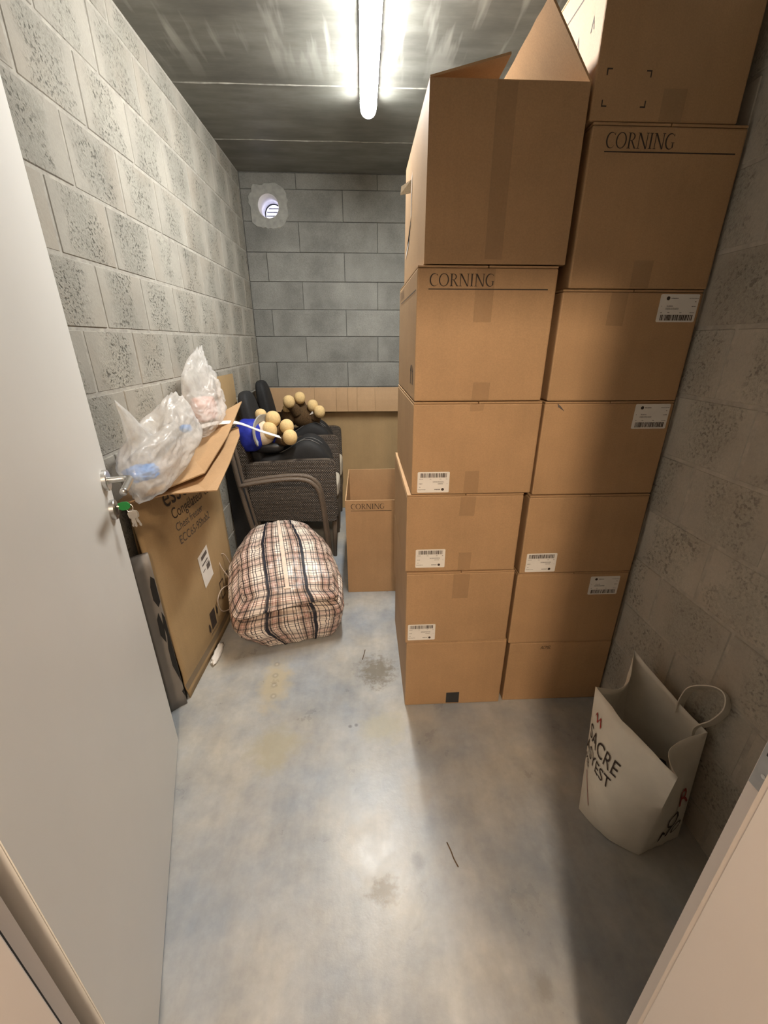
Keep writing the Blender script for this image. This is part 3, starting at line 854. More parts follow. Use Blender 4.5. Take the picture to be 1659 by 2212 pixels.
class Carton:
    def __init__(s, label, x0, x1, z0, z1, depth=0.60, yf=YFRONT, rz=0.0, lid=True, mat='card', name='carton', group=GRP, open_top=False):
        s.w, s.h, s.d = x1-x0, z1-z0, depth
        s.xc, s.yf, s.z0 = (x0+x1)/2, yf, z0
        s.t = thing(name, label, 'box', ((x0+x1)/2, yf+depth/2, z0), rz, group)
        W, D, Hh = s.w/2, depth/2, s.h
        if open_top:
            th = 0.006
            bm = bmesh.new()
            o = [(-W,-D),(W,-D),(W,D),(-W,D)]; i_ = [(-W+th,-D+th),(W-th,-D+th),(W-th,D-th),(-W+th,D-th)]
            ob = [bm.verts.new((x,y,0.001)) for x,y in o]; ot = [bm.verts.new((x,y,Hh)) for x,y in o]
            ib = [bm.verts.new((x,y,0.008)) for x,y in i_]; it = [bm.verts.new((x,y,Hh)) for x,y in i_]
            bm.faces.new(ob[::-1]); bm.faces.new(ib)
            for k in range(4):
                j = (k+1) % 4
                bm.faces.new((ob[k], ob[j], ot[j], ot[k])); bm.faces.new((ib[j], ib[k], it[k], it[j])); bm.faces.new((ot[k], ot[j], it[j], it[k]))
            s.body = bm_obj('body', bm, MAT[mat], s.t)
        else:
            s.body = box('body', -W, W, -D, D, 0.001, Hh-(0.0075 if lid else 0), MAT[mat], s.t, bevel=0.0045, seg=2)
            if lid:
                box('top_flap', -W+0.001, -0.0015, -D+0.001, D-0.001, Hh-0.0068, Hh-0.0012, MAT[mat], s.t, bevel=0.001, seg=1)
                box('top_flap', 0.0015, W-0.001, -D+0.001, D-0.001, Hh-0.0066, Hh-0.0010, MAT[mat], s.t, bevel=0.001, seg=1)
    def front(s, X, Z, o=0.0006): return Vector((X-s.xc, -s.d/2-o, Z-s.z0))
    def left(s, Y, Z, o=0.0006): return Vector((-s.w/2-o, Y-s.yf-s.d/2, Z-s.z0))
    def label(s, xa, xb, za, zb, flip, seed): barcode_label(s.t, lambda x, z, o: s.front(x, z, o), min(xa,xb), min(za,zb), abs(xb-xa), abs(zb-za), flip, seed)
    def tape(s, xa, xb, za, zb, mat='tape', name='tape_strip'):
        random.seed(int(xa*1000+za*333))
        j = lambda: random.uniform(-0.002, 0.002)
        c = [(xa+j(), za+j()), (xb+j(), za+j()), (xb+j(), zb+j()), (xa+j(), zb+j())]
        V = [s.front(x, z, 0.0001) for x, z in c] + [s.front(x, z, 0.0005) for x, z in c]
        return mesh_obj(name, V, [(3,2,1,0),(4,5,6,7)]+[(k,(k+1)%4,4+(k+1)%4,4+k) for k in range(4)], MAT[mat], s.t)
    def word(s, text, xa, xb, za, zb, mat='ink', fn=serif_word, skew=0.0):
        V, F, wd = fn(text)
        hmax = 1.0 if fn is serif_word else 0.72
        decal('printed_word', V, F, lambda u, v: s.front(xa+(u/wd)*(xb-xa)+skew*v, za+v/hmax*(zb-za)), MAT[mat], s.t)
    def line(s, xa, xb, z, th=0.0028):
        decal('printed_rule', [(xa,z),(xb,z),(xb,z-th),(xa,z-th)], [(0,1,2,3)], lambda u, v: s.front(u, v), MAT['ink'], s.t)
    def word_left(s, text, ya, yb, za, zb):
        V, F, wd = serif_word(text)
        decal('printed_word', V, F, lambda u, v: s.left(ya+(u/wd)*(yb-ya), za+v*(zb-za)), MAT['ink'], s.t)
    def line_left(s, ya, yb, z, th=0.003):
        decal('printed_rule', [(ya,z),(yb,z),(yb,z-th),(ya,z-th)], [(0,1,2,3)], lambda u, v: s.left(u, v), MAT['ink'], s.t)

# left stack, from the floor up
b6 = Carton('bottom carton of the left stack with a square of black tape at its base', 0.156, 0.572, 0.0, 0.345, 0.60, rz=0.0)
b6.tape(0.337, 0.392, 0.008, 0.066, 'black_tape', 'black_tape')
b5 = Carton('second carton from the floor in the left stack, label at lower left', 0.148, 0.562, 0.345, 0.673, 0.60, YFRONT-0.004, rz=0.006)
b5.label(0.158, 0.268, 0.360, 0.436, True, 5); b5.tape(0.328, 0.388, 0.555, 0.664)
b4 = Carton('third carton from the floor in the left stack, label at lower left', 0.146, 0.560, 0.673, 0.983, 0.60, rz=-0.004)
b4.label(0.183, 0.293, 0.692, 0.768, True, 4); b4.tape(0.335, 0.390, 0.90, 0.975); b4.tape(0.345, 0.392, 0.676, 0.752)
b3 = Carton('carton with a lower left label just under the lettered carton', 0.158, 0.577, 0.983, 1.298, 0.60, YFRONT-0.003, rz=0.003)
b3.label(0.178, 0.288, 0.992, 1.066, True, 3); b3.tape(0.343, 0.385, 1.268, 1.291); b3.tape(0.340, 0.390, 0.988, 1.066)
b2 = Carton('brightly lit carton with big serif lettering under the open top carton', 0.160, 0.570, 1.298, 1.677, 0.60, rz=0.0)
b2.word('CORNING', 0.195, 0.386, 1.623, 1.655); b2.line(0.193, 0.545, 1.617)
b2.tape(0.330, 0.385, 1.53, 1.668); b2.tape(0.345, 0.400, 1.300, 1.355)
b2.line_left(1.36, 1.86, 1.617); b2.word_left('CORNING', 1.905, 1.73, 1.627, 1.655)
# handling marks on its side: arrows and a glass outline
for k, yy in enumerate((1.395, 1.425, 1.455)):
    decal('handling_mark', [(-0.010,0),(0.010,0),(0.010,0.055),(0.020,0.055),(0,0.085),(-0.020,0.055),(-0.010,0.055)] if k != 1 else [(-0.015,0.085),(0.015,0.085),(0.003,0.04),(0.003,0.008),(0.012,0),(-0.012,0),(-0.003,0.008),(-0.003,0.04)],
          [tuple(range(7 if k != 1 else 8))], lambda u, v, yy=yy: b2.left(yy+u*0.6, 1.345+v*0.7), MAT['ink'], b2.t)
b1 = Carton('open shaded carton with raised flaps on top of the left stack', 0.178, 0.585, 1.678, 2.077, 0.60, open_top=True)
b1.tape(0.350, 0.400, 1.69, 2.074)
def flap(name, parent, hx, sg, ang, ln_, d, hz, mat, th=0.005):
    """flap hinged on a side edge; ang above horizontal, leaning inwards"""
    ca, sa = math.cos(ang), math.sin(ang)
    bm = bmesh.new()
    ny = 14
    rows = []
    for i in range(ny+1):
        y = -d/2 + d*i/ny
        jag = 0.003*noise.noise(Vector((i*1.7, sg*3.1, 0)))
        a = Vector((hx, y, hz)); e = Vector((hx - sg*ca*(ln_+jag), y, hz + sa*(ln_+jag)))
        nn = Vector((-sa*sg*-1, 0, ca))*0
        nrm = Vector((sg*sa, 0, ca))*th
        rows.append([bm.verts.new(a), bm.verts.new(e), bm.verts.new(e+nrm), bm.verts.new(a+nrm)])
    for A, B in zip(rows, rows[1:]):
        for k in range(4): bm.faces.new((A[k], A[(k+1)%4], B[(k+1)%4], B[k]))
    bm.faces.new(rows[0]); bm.faces.new(rows[-1][::-1])
    return bm_obj(name, bm, mat, parent)
flap('side_flap', b1.t, b1.w/2-0.002, 1, math.radians(51), 0.200, 0.594, b1.h+0.0005, MAT['card_in'])
flap('side_flap', b1.t, -b1.w/2+0.002, -1, math.radians(13.5), 0.203, 0.594, b1.h+0.0005, MAT['card_in'])
# torn strip and curled scrap on its side
V = [b1.left(y, z, 0.0012) for y, z in ((1.700,2.00),(1.716,1.99),(1.722,1.86),(1.79,1.80),(1.89,1.775),(1.86,1.795),(1.76,1.82),(1.708,1.88))]
mesh_obj('torn_strip', V, [tuple(range(8))], MAT['paper'], b1.t)
V = [b1.left(1.72, 1.985, 0.001), b1.left(1.74, 1.955, 0.001), b1.left(1.80, 1.965, 0.032), b1.left(1.79, 1.985, 0.030)]
mesh_obj('torn_scrap', V+[v+Vector((0,0.002,-0.003)) for v in V], [(0,1,2,3),(7,6,5,4),(0,4,5,1),(1,5,6,2),(2,6,7,3),(3,7,4,0)], MAT['card_edge'], b1.t)

# right stack
g_ = Carton('bottom carton of the right stack beside the white tote bag', 0.592, 1.025, 0.0, 0.322, 0.60, YFRONT+0.006, rz=-0.004)
g_.word('ACMEL', 0.722, 0.766, 0.282, 0.300, 'ink', sans, 0.006)
f_ = Carton('second carton from the floor in the right stack, label at upper right', 0.578, 1.018, 0.322, 0.655, 0.60)
f_.label(0.868, 0.985, 0.552, 0.634, False, 15)
e_ = Carton('third carton from the floor in the right stack, label at lower left', 0.580, 1.018, 0.655, 0.973, 0.60, YFRONT-0.002, rz=0.003)
e_.label(0.600, 0.716, 0.663, 0.742, True, 14)
d_ = Carton('carton with small tear near top left and label at upper right', 0.588, 1.022, 0.973, 1.296, 0.60, YFRONT+0.002)
d_.label(0.892, 1.010, 1.205, 1.286, False, 13)
tz = [(0.628, 1.290), (0.640, 1.281), (0.652, 1.268), (0.655, 1.264), (0.646, 1.270), (0.632, 1.278)]
mesh_obj('surface_tear', [d_.front(x, z, 0.0008) for x, z in tz], [tuple(range(6))], MAT['ink_grey'], d_.t)
c_ = Carton('carton with label at upper right under the shaded lettered carton', 0.592, 1.022, 1.296, 1.618, 0.60, YFRONT+0.001)
c_.label(0.892, 1.012, 1.530, 1.606, False, 12); c_.tape(0.74, 0.79, 1.52, 1.61)
bb = Carton('shaded carton with big serif lettering, second from top of the right stack', 0.606, 1.026, 1.618, 2.001, 0.60, rz=0.0)
bb.word('CORNING', 0.646, 0.834, 1.946, 1.979); bb.line(0.646, 1.006, 1.940); bb.tape(0.79, 0.845, 1.62, 1.69)
a_ = Carton('topmost dark carton with corner bracket marks, reaching towards the ceiling', 0.595, 0.992, 2.001, 2.366, 0.60, YFRONT+0.003)
for bx_, bz_, sx, sz in ((0.622,2.105,1,-1),(0.738,2.103,-1,-1),(0.620,2.030,1,1),(0.736,2.030,-1,1)):
    L_ = 0.014; t_ = 0.003
    decal('corner_mark', [(0,0),(L_*sx,0),(L_*sx,t_*sz),(t_*sx,t_*sz),(t_*sx,L_*sz),(0,L_*sz)], [tuple(range(6))], lambda u, v: a_.front(bx_+u, bz_+v), MAT['ink'], a_.t)
a_.line_left(1.36, 1.90, 2.302, 0.004)
for yy in (1.40, 1.48):
    decal('handling_mark', [(-0.010,0),(0.0,0.03),(0.010,0),(0.006,0),(0,0.02),(-0.006,0)], [(0,1,4,5),(1,2,3,4)], lambda u, v: a_.left(yy+u, 2.20+v), MAT['ink'], a_.t)
a_.tape(0.78, 0.84, 2.004, 2.07)

# open carton on the floor farther back
sb = Carton('tall open-topped carton with small serif lettering standing alone on the floor', -0.118, 0.262, 0.0, 0.623, 0.64, 2.238, open_top=True, group=None)
sb.word('CORNING', -0.086, 0.112, 0.570, 0.602); sb.line(-0.086, 0.153, 0.560)

# ---------------------------------------------------------------- flat cardboard against the walls
bc = thing('folded_carton', 'large flat carton with folded-down top flap leaning on the back wall', 'cardboard', (-0.2, 3.72, 0))
def slab_obj(name, corners, th_vec, mat, parent, base, nx=1, bend=None):
    """thin sheet from 4 corners (world), thickness vector"""
    a, b_, c, d = [Vector(p)-Vector(base) for p in corners]
    bm = bmesh.new(); ny = nx
    top = []; bot = []
    for j in range(ny+1):
        rt = []; rb = []
        for i in range(nx+1):
            u, v = i/nx, j/ny
            p = (a*(1-u)+b_*u)*(1-v) + (d*(1-u)+c*u)*v
            if bend: p = p + bend(u, v)
            rt.append(bm.verts.new(p)); rb.append(bm.verts.new(p+Vector(th_vec)))
        top.append(rt); bot.append(rb)
    for j in range(ny):
        for i in range(nx):
            bm.faces.new((top[j][i], top[j][i+1], top[j+1][i+1], top[j+1][i]))
            bm.faces.new((bot[j][i], bot[j+1][i], bot[j+1][i+1], bot[j][i+1]))
    for i in range(nx):
        bm.faces.new((top[0][i], bot[0][i], bot[0][i+1], top[0][i+1])); bm.faces.new((top[ny][i], top[ny][i+1], bot[ny][i+1], bot[ny][i]))
        bm.faces.new((top[i][0], top[i+1][0], bot[i+1][0], bot[i][0])); bm.faces.new((top[i][nx], bot[i][nx], bot[i+1][nx], top[i+1][nx]))
    return bm_obj(name, bm, mat, parent)
base = bc.location
slab_obj('panel', [(-0.855,3.688,0.002),(0.62,3.688,0.002),(0.62,3.716,1.10),(-0.855,3.716,1.10)], (0,0.012,0), MAT['card_olive'], bc, base)
xs = [-0.855, -0.42, -0.235, -0.135, -0.055, 0.10, 0.62]
for xa, xb in zip(xs, xs[1:]):
    slab_obj('folded_flap', [(xa+0.0008,3.648,0.915),(xb-0.0008,3.648,0.915),(xb-0.0008,3.706,1.108),(xa+0.0008,3.706,1.108)], (0,0.006,0.002), MAT['card'], bc, base, 4,
             lambda u, v: Vector((0, -0.006*math.sin(PI*v)-0.002*math.sin(PI*u), 0)))

lc = slab_obj('cardboard_sheet', [(-0.835,2.74,0.002),(-0.835,2.935,0.002),(-0.872,2.945,1.278),(-0.872,2.575,1.282)], (-0.004,0,0), MAT['card_olive'], None, (0,0,0), 4)
tag(lc, 'plain brown cardboard sheet upright against the left wall behind the plastic bags', 'cardboard')

# ---------------------------------------------------------------- freezer carton leaning on the left wall
fz = thing('freezer_carton', 'large flattened brown freezer carton with black print leaning on the left wall', 'box', (-0.83, 1.8, 0))
fb = Vector(fz.location)
FA, FB_, FC, FD = Vector((-0.797,1.427,0.003)), Vector((-0.782,2.16,0.003)), Vector((-0.808,2.20,0.93)), Vector((-0.852,1.415,0.955))
def fz_pt(u, v, o=0.0):
    p = (FA*(1-u)+FB_*u)*(1-v) + (FD*(1-u)+FC*u)*v
    bulge = 0.020*math.sin(PI*u)*math.sin(PI*min(1, v*1.05)) + 0.010*math.sin(PI*u)**2*math.sin(3*PI*v+0.6)*0.5 - 0.014*math.exp(-((v-0.075)/0.03)**2)*0.5
    return p + Vector((bulge+o, 0, 0)) - fb
def grid_obj(name, fn, nu, nv, mat, parent, th=(0,0,0), smooth=True):
    V = []; F = []
    for j in range(nv+1):
        for i in range(nu+1): V.append(fn(i/nu, j/nv))
    for j in range(nv):
        for i in range(nu):
            a = j*(nu+1)+i; F.append((a, a+1, a+nu+2, a+nu+1))
    if any(th):
        m = len(V); V += [v+Vector(th) for v in V]
        F += [tuple(m+t for t in f[::-1]) for f in F[:]]
        rim = [j for j in range(nu)], 
        for i in range(nu):
            F.append((i, m+i, m+i+1, i+1)); a = nv*(nu+1)+i; F.append((a, a+1, m+a+1, m+a))
        for j in range(nv):
            a = j*(nu+1); b_ = a+nu+1; F.append((a, b_, m+b_, m+a)); a += nu; b_ += nu; F.append((a, m+a, m+b_, b_))
    return mesh_obj(name, V, F, mat, parent, smooth)
fp = grid_obj('front_panel', fz_pt, 24, 30, MAT['card_olive'], fz, th=(-0.006, 0, 0))
grid_obj('rear_panel', lambda u, v: Vector((-0.868+0.002*v, 1.44+0.74*u, 0.003+0.93*v))-fb, 4, 4, MAT['card_olive'], fz, th=(-0.005,0,0), smooth=False)
grid_obj('brown_tape', lambda u, v: fz_pt(u, 0.045+0.035*v, 0.0012), 24, 2, simple('brown_tape', (0.20, 0.145, 0.085), 0.4, nscale=30, amt=0.06), fz)
def fz_text(txt, u0, v0, size, mat='ink', slope=0.0):
    V, F, wd = sans(txt)
    Lz, Ly = 0.95, 0.75
    decal('printed_word', V, F, lambda x, y: fz_pt(u0 + x*size/Ly, v0 + y*size*1.15/Lz + slope*x, 0.0015), MAT[mat], fz)
fz_text('essentiel', 0.265, 0.882, 0.115)
fz_text('Congélateur coffre', 0.30, 0.815, 0.060)
fz_text('Chest freezer', 0.30, 0.755, 0.046, 'ink_grey')
fz_text('ECC65-95hob2', 0.30, 0.690, 0.050, 'ink_grey')
# handling icons near the base
def fz_poly(name, pts, mat='ink'):
    decal(name, pts, [tuple(range(len(pts)))], lambda x, y: fz_pt(x, y, 0.0015), MAT[mat], fz)
fz_poly('printed_icon', [(0.42,0.135),(0.50,0.135),(0.50,0.235),(0.42,0.235)])
fz_poly('printed_icon', [(0.375,0.150),(0.395,0.130),(0.405,0.150),(0.395,0.185),(0.380,0.185)])
fz_poly('printed_icon', [(0.52,0.185),(0.54,0.170),(0.55,0.20),(0.535,0.235),(0.525,0.22)])
V, F, wd = sans('IMPORTANT')
decal('printed_word', V, F, lambda x, y: fz_pt(0.40+x*0.022, 0.105+y*0.022, 0.0015), MAT['ink_grey'], fz)
for q in range(2):
    u0 = 0.66+0.12*q
    for rect in ([(u0,0.20),(u0+0.075,0.20),(u0+0.075,0.208),(u0,0.208)], [(u0,0.30),(u0+0.075,0.30),(u0+0.075,0.308),(u0,0.308)], [(u0,0.20),(u0+0.008,0.20),(u0+0.008,0.308),(u0,0.308)], [(u0+0.067,0.20),(u0+0.075,0.20),(u0+0.075,0.308),(u0+0.067,0.308)]):
        fz_poly('printed_icon', rect)
# white product sticker
sk = grid_obj('product_sticker', lambda u, v: fz_pt(0.455+0.15*u-0.02*v, 0.375+0.185*v+0.02*u, 0.0016), 4, 4, MAT['paper'], fz)
for (u0, v0, u1, v1) in ((0.25,0.78,0.85,0.90),(0.2,0.62,0.8,0.67),(0.55,0.35,0.9,0.52),(0.15,0.45,0.4,0.48),(0.55,0.55,0.85,0.57)):
    decal('printed_line', [(u0,v0),(u1,v0),(u1,v1),(u0,v1)], [(0,1,2,3)], lambda u, v: fz_pt(0.455+0.15*u-0.02*v, 0.375+0.185*v+0.02*u, 0.0022), MAT['ink_grey'], sk)
# top flaps: two layers of card folding over towards the room
def poly_sheet(name, pts, th, mat, parent, base, sub=2, bend=None):
    bm = bmesh.new()
    vs_ = [bm.verts.new(Vector(p)-Vector(base)) for p in pts]
    f = bm.faces.new(vs_)
    bmesh.ops.triangulate(bm, faces=[f])
    for _ in range(sub):
        bmesh.ops.subdivide_edges(bm, edges=bm.edges[:], cuts=1, use_grid_fill=True)
    if bend:
        for v in bm.verts: v.co += bend(v.co+Vector(base))
    bmesh.ops.recalc_face_normals(bm, faces=bm.faces[:])
    ret = bmesh.ops.solidify(bm, geom=bm.faces[:], thickness=th)
    return bm_obj(name, bm, mat, parent)
poly_sheet('top_flap', [(-0.858,1.352,0.960),(-0.800,1.345,0.974),(-0.735,1.50,0.972),(-0.662,1.672,0.975),(-0.640,1.95,1.068),(-0.665,2.345,1.175),(-0.72,2.25,1.145),(-0.79,2.05,1.075),(-0.866,1.95,1.055),(-0.866,1.62,0.985)], 0.005, MAT['card'], fz, fb, 2)
poly_sheet('top_flap', [(-0.850,1.40,0.945),(-0.74,1.50,0.945),(-0.640,1.60,0.920),(-0.600,1.61,0.918),(-0.600,1.80,0.975),(-0.615,2.06,1.048),(-0.64,2.14,1.075),(-0.80,2.02,1.030),(-0.86,1.80,0.985)], 0.005, MAT['card'], fz, fb, 2)

# grey packing panel with dark print standing between the door and the carton
pp = thing('packing_panel', 'narrow grey packing board with black print beside the door edge', 'board', (-0.83, 1.38, 0))
pb = Vector(pp.location)
def pp_pt(u, v): return Vector((-0.800-0.010*v - 0.050*(1-u), 1.352+0.045*u + 0.004*math.sin(PI*u), 0.003+0.74*v))-pb
grid_obj('board', pp_pt, 6, 12, MAT['panel_grey'], pp, th=(-0.012, 0.02, 0))
def pp_print(pts):
    mesh_obj('dark_print', [pp_pt(u, v)+Vector((0.0008, -0.0012, 0)) for u, v in pts], [tuple(range(len(pts)))], MAT['dark_print'], pp)
pp_print([(0.70,0.30),(0.99,0.16),(0.99,0.62),(0.88,0.66),(0.80,0.58),(0.84,0.50),(0.72,0.42)])
pp_print([(0.50,0.52),(0.72,0.46),(0.82,0.56),(0.70,0.66),(0.54,0.62)])
pp_print([(0.62,0.74),(0.80,0.69),(0.97,0.72),(0.97,0.86),(0.78,0.88),(0.64,0.82)])
pp_print([(0.86,0.10),(0.99,0.055),(0.99,0.115)])

# ---------------------------------------------------------------- polythene bags on the carton
def film_bag(name, label, center, ext, spikes, seed, rot, p=2.6, amp=0.018, extra=None):
    t = thing(name, label, 'plastic bag', (center[0], center[1], center[2]-ext[2]*0.8), group='clear plastic bags on the carton')
    vv, ff = cube_grid(34)
    M3 = rot.to_matrix()
    out = []
    o = Vector((seed*3.1, seed*1.7, seed*0.9))
    for v in vv:
        s = pnorm(v, p)
        q = Vector((s.x*ext[0], s.y*ext[1], s.z*ext[2]))
        n1 = noise.noise(s*1.8+o); n2 = 1-abs(noise.noise(s*4.5+o))*2; n3 = 1-abs(noise.noise(s*11+o))*2
        dsp = amp*(1.3*n1 + 0.40*n2 + 0.10*n3)
        q += s.normalized()*dsp*(0.35 if s.z < -0.5 else 1)
        for d, A, wd in spikes:
            dv = Vector(d).normalized()
            k = math.exp(-((s.normalized()-dv).length/wd)**2)
            q += Vector(A)*k*(0.8+0.4*n2)
        w = Vector(center) + M3 @ q
        w.x = max(w.x, -0.8735+0.002*n2)
        out.append(w - Vector(t.location))
    mesh_obj('film', out, ff, MAT['film'], t, smooth=True)
    return t
bg1 = film_bag('plastic_bag', 'milky plastic carrier bag holding a blue cloth, nearest the door handle', (-0.772,1.60,1.100), (0.085,0.26,0.105),
         [((-0.1,-0.45,1), (0.0,-0.05,0.15), 0.16), ((0.2,0.5,0.9), (0.0,0.03,0.05), 0.35), ((0,-0.1,1.0), (0,0,-0.055), 0.25), ((0,-1,-0.3), (0,-0.02,-0.02), 0.5)], 2, Euler((math.radians(14), 0, 0)))
bg2 = film_bag('plastic_bag', 'crumpled clear plastic bag with pink contents and tall gathered neck', (-0.765,2.02,1.175), (0.08,0.165,0.095),
         [((0,0.25,1), (0.0,0.13,0.13), 0.40), ((0,-0.35,1), (0,-0.03,0.07), 0.35), ((0.2,0.8,0.6), (0.0,0.07,0.04), 0.3)], 5, Euler((math.radians(16), 0, 0)), amp=0.022)
o = blob('blue_cloth', (-0.775,1.415,1.055), (0.045,0.065,0.022), MAT['blue_cloth'], None, p=2.5, n=12, fn=lambda q, s: q*(1+0.35*noise.noise(s*3)))
tag(o, 'bright blue cloth inside the milky plastic bag', 'cloth')
o = blob('blue_scrap', (-0.755,1.79,1.135), (0.02,0.03,0.014), MAT['blue_cloth'], None, p=2.5, n=8, fn=lambda q, s: q*(1+0.35*noise.noise(s*3)))
tag(o, 'tiny blue scrap wrapped among the clear plastic bags', 'cloth')
o = blob('pink_packet', (-0.77,2.07,1.175), (0.045,0.09,0.055), MAT['pink'], None, p=3, n=12, fn=lambda q, s: q*(1+0.2*noise.noise(s*3)))
tag(o, 'pinkish packet inside the crumpled clear bag', 'packet')
bm = bmesh.new()
pts = catmull([(-0.74,1.90,1.118),(-0.72,2.02,1.112),(-0.64,2.12,1.098),(-0.55,2.22,1.035),(-0.467,2.30,0.985)], 8)
prev = None
for i, p_ in enumerate(pts):
    t = (pts[min(i+1,len(pts)-1)]-pts[max(i-1,0)]).normalized()
    sd = Vector((0,0,1)).cross(t).normalized()*0.010 + Vector((0,0,0.006)); nn = t.cross(sd).normalized()*0.0015
    cur = [bm.verts.new(p_-sd-nn), bm.verts.new(p_+sd-nn), bm.verts.new(p_+sd+nn), bm.verts.new(p_-sd+nn)]
    if prev:
        for k in range(4): bm.faces.new((prev[k], prev[(k+1)%4], cur[(k+1)%4], cur[k]))
    else: bm.faces.new(cur[::-1])
    prev = cur
bm.faces.new(prev)
o = bm_obj('white_strap', bm, MAT['white_plastic'], None)
tag(o, 'thin flat white plastic strip sticking out from the plastic bags', 'strip')

# ---------------------------------------------------------------- plaid laundry bag
pbag = thing('plaid_bag', 'bulging plaid laundry bag with zipped top on the floor', 'bag', (-0.468, 2.065, 0), math.radians(14))
def bag_pt(c, o=0.0):
    s = pnorm(c, 11)
    zn = s.z
    wf = 1.0 - 0.40*max(0, -zn)**1.4 - 0.24*max(0, zn)**2.2
    wy = 1.0 - 0.08*max(0, -zn)**1.5 - 0.12*max(0, zn)**2
    x = s.x*0.285*wf*(1+0.06*math.cos(s.y*2)) *(1-0.22*max(0, s.y)*max(0, zn))*(1-0.12*max(0, s.y)) + 0.045*max(0, -zn)**1.3; y = s.y*0.345*wy
    top = 0.45 + 0.065*s.y - 0.05*s.y*s.y - 0.03*s.x*s.x
    zz = (zn+1)/2*top
    # lid edge: bulges over a sharp fold running round the bag, strongest in front
    side = max(abs(s.x), abs(s.y))
    fw = max(0.0, min(1.0, (-s.y-0.35)*1.7))*1.0 + 0.35*max(0.0, min(1.0, (abs(s.x)-0.5)*1.6))*(1 if s.y < 0.5 else 0)
    fz_ = 0.42 + 0.10*s.x
    dip = math.exp(-((zn-fz_)/0.13)**2)*min(1.0, fw)
    lip = math.exp(-((zn-fz_-0.30)/0.20)**2)*min(1.0, fw)
    rad = Vector((s.x*0.8, s.y, 0)); rad = rad.normalized() if rad.length > 1e-4 else Vector((0,0,0))
    x += rad.x*(0.028*lip-0.040*dip); y += rad.y*(0.028*lip-0.048*dip)
    zz -= 0.018*lip*max(0.0, -s.y)
    nrm = Vector((s.x/0.285, s.y/0.335, (zn)/0.25)); nrm.normalize()
    q = Vector((x, y, zz))
    a = 0.010*noise.noise(Vector((s.x*2.2, s.y*2.2, zn*2.2+3))) + 0.007*(1-2*abs(noise.noise(Vector((s.x*2.5+7, s.y*5, zn*6)))))+0.004*noise.noise(Vector((s.x*9, s.y*9, zn*9)))
    if zn < -0.9: a *= 0.1
    q += nrm*(a+o)
    q.z = max(q.z, 0.002)
    return q
vv, ff = cube_grid(44)
V = []; F = []; UV = []
# per-face vertices so that the weave runs along every side
vmap = {}
for f in ff:
    pts = [vv[i] for i in f]
    cen = [sum(p[k] for p in pts)/4 for k in range(3)]
    ax = max(range(3), key=lambda k: abs(cen[k]))
    fq = []
    for i in f:
        key = (i, ax)
        if key not in vmap:
            c = vv[i]
            uv = (c[0]*0.28, c[1]*0.33) if ax == 2 else ((c[0]*0.28, c[2]*0.23) if ax == 1 else (c[1]*0.33+0.03, c[2]*0.23))
            vmap[key] = len(V); V.append(bag_pt(c)); UV.append(uv)
        fq.append(vmap[key])
    F.append(fq)
mesh_obj('bag_body', V, F, MAT['plaid'], pbag, smooth=True, uvs=UV)
def bag_strip(name, path, wid, mat, o=0.003):
    """path: list of cube-surface points, width along x"""
    V = []; F = []
    for c in path:
        for w in (-wid, wid):
            V.append(bag_pt((c[0]+w, c[1], c[2]), o))
    for i in range(len(path)-1): F.append((2*i, 2*i+1, 2*i+3, 2*i+2))
    m = len(V); 
    V += [v-(v-Vector((0,0,0.2))).normalized()*0.004 for v in V]
    F += [tuple(m+t for t in f[::-1]) for f in F[:]]
    return mesh_obj(name, V, F, mat, pbag, smooth=True)
def path_over(x):
    return [(x, 0.98, 0.2+0.1*k) for k in range(8)] + [(x, 1-2*k/40, 1.0) for k in range(41)] + [(x, -1.0, 1.0-1.98*k/30) for k in range(1, 31)]
bag_strip('carry_strap', path_over(-0.42), 0.028, MAT['strap_black'])
bag_strip('carry_strap', path_over(0.42), 0.028, MAT['strap_black'])
bag_strip('zip', [(0.0, 0.97-1.94*k/40, 1.0) for k in range(41)], 0.042, MAT['zip'])
bag_strip('zip_end', [(0.0, -0.955, 1.0), (0.0, -0.985, 1.0)], 0.075, MAT['zip'], 0.005)
# loose strings on the left side
for pts in ([(-0.28,-0.05,0.28),(-0.325,-0.02,0.36),(-0.335,0.02,0.40),(-0.31,0.05,0.40),(-0.285,0.06,0.33)],
            [(-0.285,-0.02,0.25),(-0.33,-0.10,0.27),(-0.35,-0.16,0.24),(-0.34,-0.15,0.17),(-0.30,-0.10,0.15),(-0.27,-0.05,0.20)]):
    tube('string_loop', pts, 0.0028, MAT['string'], pbag, n=6, sm=6)

# ---------------------------------------------------------------- chairs
# tubular chair folded flat, in front of the wicker chairs
tcx = thing('folding_chair', 'brown wrapped tubular chair frame with curved arm behind the plaid bag', 'chair', (-0.5, 2.53, 0))
tb = Vector(tcx.location)
def tpart(name, pts, r, sm=6, mat='wrap'):
    return tube(name, [Vector(p)-tb for p in pts], r, MAT[mat], tcx, n=10, sm=sm)
for k, yy in enumerate((2.505, 2.585)):
    tpart('armrest', [(-0.800,yy,0.628),(-0.70,yy,0.648),(-0.55,yy,0.668),(-0.42,yy,0.672),(-0.345,yy,0.650),(-0.300,yy,0.595),(-0.282,yy,0.50),(-0.268,yy,0.35),(-0.255,yy,0.15),(-0.248,yy,0.012)], 0.0145)
    tpart('back_post', [(-0.835,yy,1.00),(-0.81,yy,0.80),(-0.79,yy,0.62),(-0.755,yy,0.40),(-0.72,yy,0.20),(-0.69,yy,0.012)], 0.0145)
_pr = [(-0.870,0.06),(-0.715,0.06),(-0.735,0.30),(-0.765,0.50),(-0.800,0.72),(-0.840,0.96),(-0.868,0.97)]  # added black panel standing in for the shaded gap left of the wicker chair
